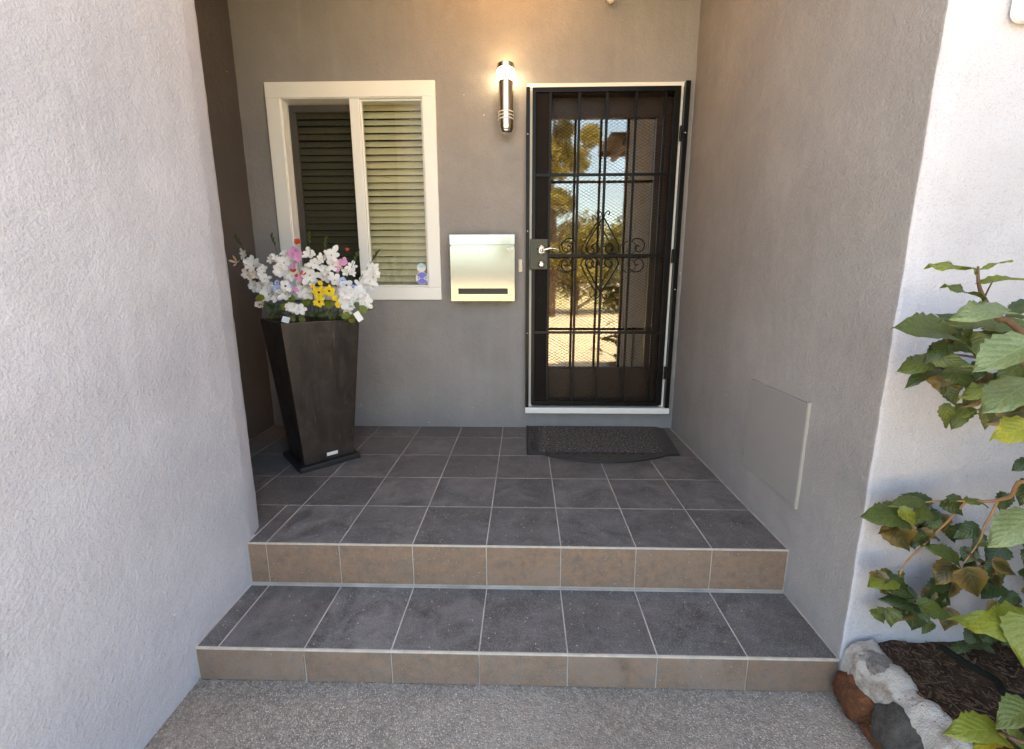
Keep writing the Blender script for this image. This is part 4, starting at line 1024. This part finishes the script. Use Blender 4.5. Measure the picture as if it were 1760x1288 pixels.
branch([(2.72, -.62, -.12), (2.74, -.63, .2), (2.72, -.62, .45), at(1775, 590, -.60), at(1715, 548, -.60), at(1692, 515, -.60), at(1682, 488, -.60), at(1681, 458, -.60)], .011, .002, 'bark')
branch([at(1692, 512, -.6), at(1699, 497, -.6), at(1706, 484, -.62)], .002, .0012, 'bark')
branch([(2.73, -.62, .2), at(1790, 842, -.56), at(1735, 855, -.50), at(1700, 862, -.46), at(1640, 861, -.42), at(1604, 862, -.41), at(1560, 868, -.41)], .006, .002, 'twig')
branch([at(1716, 858, -.47), at(1704, 885, -.47), at(1692, 905, -.46), at(1684, 930, -.46), at(1664, 958, -.45), at(1655, 970, -.45)], .0035, .0015, 'twig')
branch([at(1660, 862, -.43), at(1632, 893, -.41), at(1606, 918, -.40), at(1585, 940, -.40), at(1563, 960, -.40), at(1547, 986, -.41), at(1552, 1010, -.41), at(1576, 1042, -.42)], .0035, .0018, 'twig')
branch([(2.70, -.80, -.12), at(1775, 1282, -.86), at(1740, 1268, -.86), at(1712, 1244, -.85)], .005, .002, 'bark')
branch([(2.73, -.63, .35), at(1776, 640, -.58), at(1700, 620, -.50), at(1640, 610, -.48), at(1600, 618, -.48)], .005, .002, 'bark')
branch([at(1640, 610, -.48), at(1650, 640, -.47), at(1640, 655, -.46)], .0025, .0015, 'bark')

# ------------------------------------------------------------------ street side, seen mirrored in the glass
def tree(label, x, y, h, cr, col, nleaf, seed, sq_=1.0, cat='tree', name='garden_tree', zlow=0.32):
    rnd = random.Random(seed)
    e = empty(name, (x, y, Z2)); tag(e, label, cat, 'greenery across the driveway')
    tr = MB(); tr.tube(smooth_path([(0, 0, 0), (.08, .05, h*.3), (-.05, .1, h*.6), (.1, 0, h*.85)], 4), [.16-.011*i for i in range(13)], 10)
    for k in range(7):
        a = k*.9; zz = h*(zlow+.08*k); tr.tube([(0, 0, zz), (math.cos(a)*cr*.4, math.sin(a)*cr*.4, zz+h*.12), (math.cos(a)*cr*.75, math.sin(a)*cr*.75, zz+h*.16)], [.06, .04, .015], 6)
    tr.build('trunk', M['bark'], e, smooth=True)
    cl = [(rnd.gauss(0, cr*.48), rnd.gauss(0, cr*.48), h*(zlow+.08)+rnd.random()*h*(.95-zlow), rnd.uniform(.25, .5)*cr) for _ in range(26)]
    lm_ = MB()
    for k in range(nleaf):
        c = rnd.choice(cl); d = Vector((rnd.gauss(0, 1), rnd.gauss(0, 1), rnd.gauss(0, .8))).normalized()*c[3]*rnd.random()**.4
        p = Vector(c[:3])+d; a = Vector((rnd.gauss(0, 1), rnd.gauss(0, 1), rnd.gauss(0, .6))).normalized(); b_ = a.orthogonal().normalized(); s_ = rnd.uniform(.05, .11)
        lm_.quad(p-a*s_, p-b_*s_*.5, p+a*s_, p+b_*s_*.5)
    lm_.build('crown', col, e)
def foliage(name, c0, c1):
    b = NB(name); f = b.noise(b.coords(), 2.5, 3)
    c = b.mix(b.ramp(f, (.35, 0), (.65, 1)), c0, c1)
    p = b.princ(c, .55); t = b.n('ShaderNodeBsdfTranslucent'); b.put(t.inputs[0], c); mx = b.n('ShaderNodeMixShader'); mx.inputs[0].default_value = .4
    b.put(mx.inputs[1], p); b.put(mx.inputs[2], t.outputs[0]); return b.done(mx.outputs[0])
F1 = foliage('yellow_green_foliage', (.17, .15, .04), (.40, .34, .10)); F2 = foliage('olive_foliage', (.08, .085, .02), (.22, .20, .05))
tree('tall yellow green tree across the driveway, mirrored in the door glass', 2.05, -11.5, 9.0, 1.35, F1, 16000, 1, zlow=.14)
tree('broad olive shrub mirrored low in the middle of the door glass', 3.0, -12.5, 3.5, 1.5, F1, 7000, 2, zlow=.04, name='garden_shrub', cat='shrub')
tree('rounded olive shrub right of the broad one across the driveway', 5.0, -13.0, 3.3, 1.6, F2, 7000, 3, zlow=.04, name='garden_shrub', cat='shrub')
# unseen bush, added outside the right edge to block light
bsh = empty('added_shade_bush', (2.98, -1.02, -0.12)); tag(bsh, 'unseen leafy bush added at the right to shade wall and alcove', 'bush')
rb = random.Random(77); lm_ = MB(); tr = MB()
for k in range(9000):
    a = rb.uniform(0, 6.28); rr_ = rb.random()**.45; zz = rb.uniform(.02, 1.80); env = math.sin(math.pi*min(1, (zz+.45)/2.3))**.5
    p = Vector((math.cos(a)*rr_*.62*env, math.sin(a)*rr_*.50*env, zz)); d1 = Vector((rb.gauss(0, 1), rb.gauss(0, 1), rb.gauss(0, .6))).normalized(); d2 = d1.orthogonal().normalized(); s_ = rb.uniform(.025, .05)
    lm_.quad(p-d1*s_, p-d2*s_*.6, p+d1*s_, p+d2*s_*.6)
lm_.build('crown', F2, bsh)
for k in range(6): a = k*1.05; tr.tube([(0, 0, 0), (math.cos(a)*.15, math.sin(a)*.15, .4), (math.cos(a)*.35, math.sin(a)*.3, .9)], [.03, .02, .008], 6)
tr.build('trunk', M['bark'], bsh)

# grit and crumbs gathered along the step, the wall foot and over the ground
gr = MB(); rg = random.Random(5)
for k in range(900):
    t = rg.random()
    if t < .45: x, y = rg.uniform(XL, XR), YN-.004-abs(rg.gauss(0, .012))
    elif t < .62: x, y = XL+.004+abs(rg.gauss(0, .012)), rg.uniform(-.95, YN)
    elif t < .72: x, y = 2.12-abs(rg.gauss(0, .02)), rg.uniform(-.95, YN)
    else: x, y = rg.uniform(XL, 2.1), rg.uniform(-.95, YN)
    s_ = rg.uniform(.0012, .0038); c = Vector((x, y, Z2+s_*.5)); b0 = len(gr.v)
    for q_ in range(4): gr.v.append(tuple(c + Vector((rg.gauss(0, s_*.7), rg.gauss(0, s_*.7), (s_ if q_ == 3 else -s_*.4)))))
    gr.f += [(b0, b0+1, b0+3), (b0+1, b0+2, b0+3), (b0+2, b0, b0+3)]
o = gr.build('grit', simple('loose_grit', (0.20, 0.165, 0.13), 0.9, var=0.8, vscale=90)); tag(o, 'loose grit gathered along the foot of the steps', 'grit', kind='stuff')
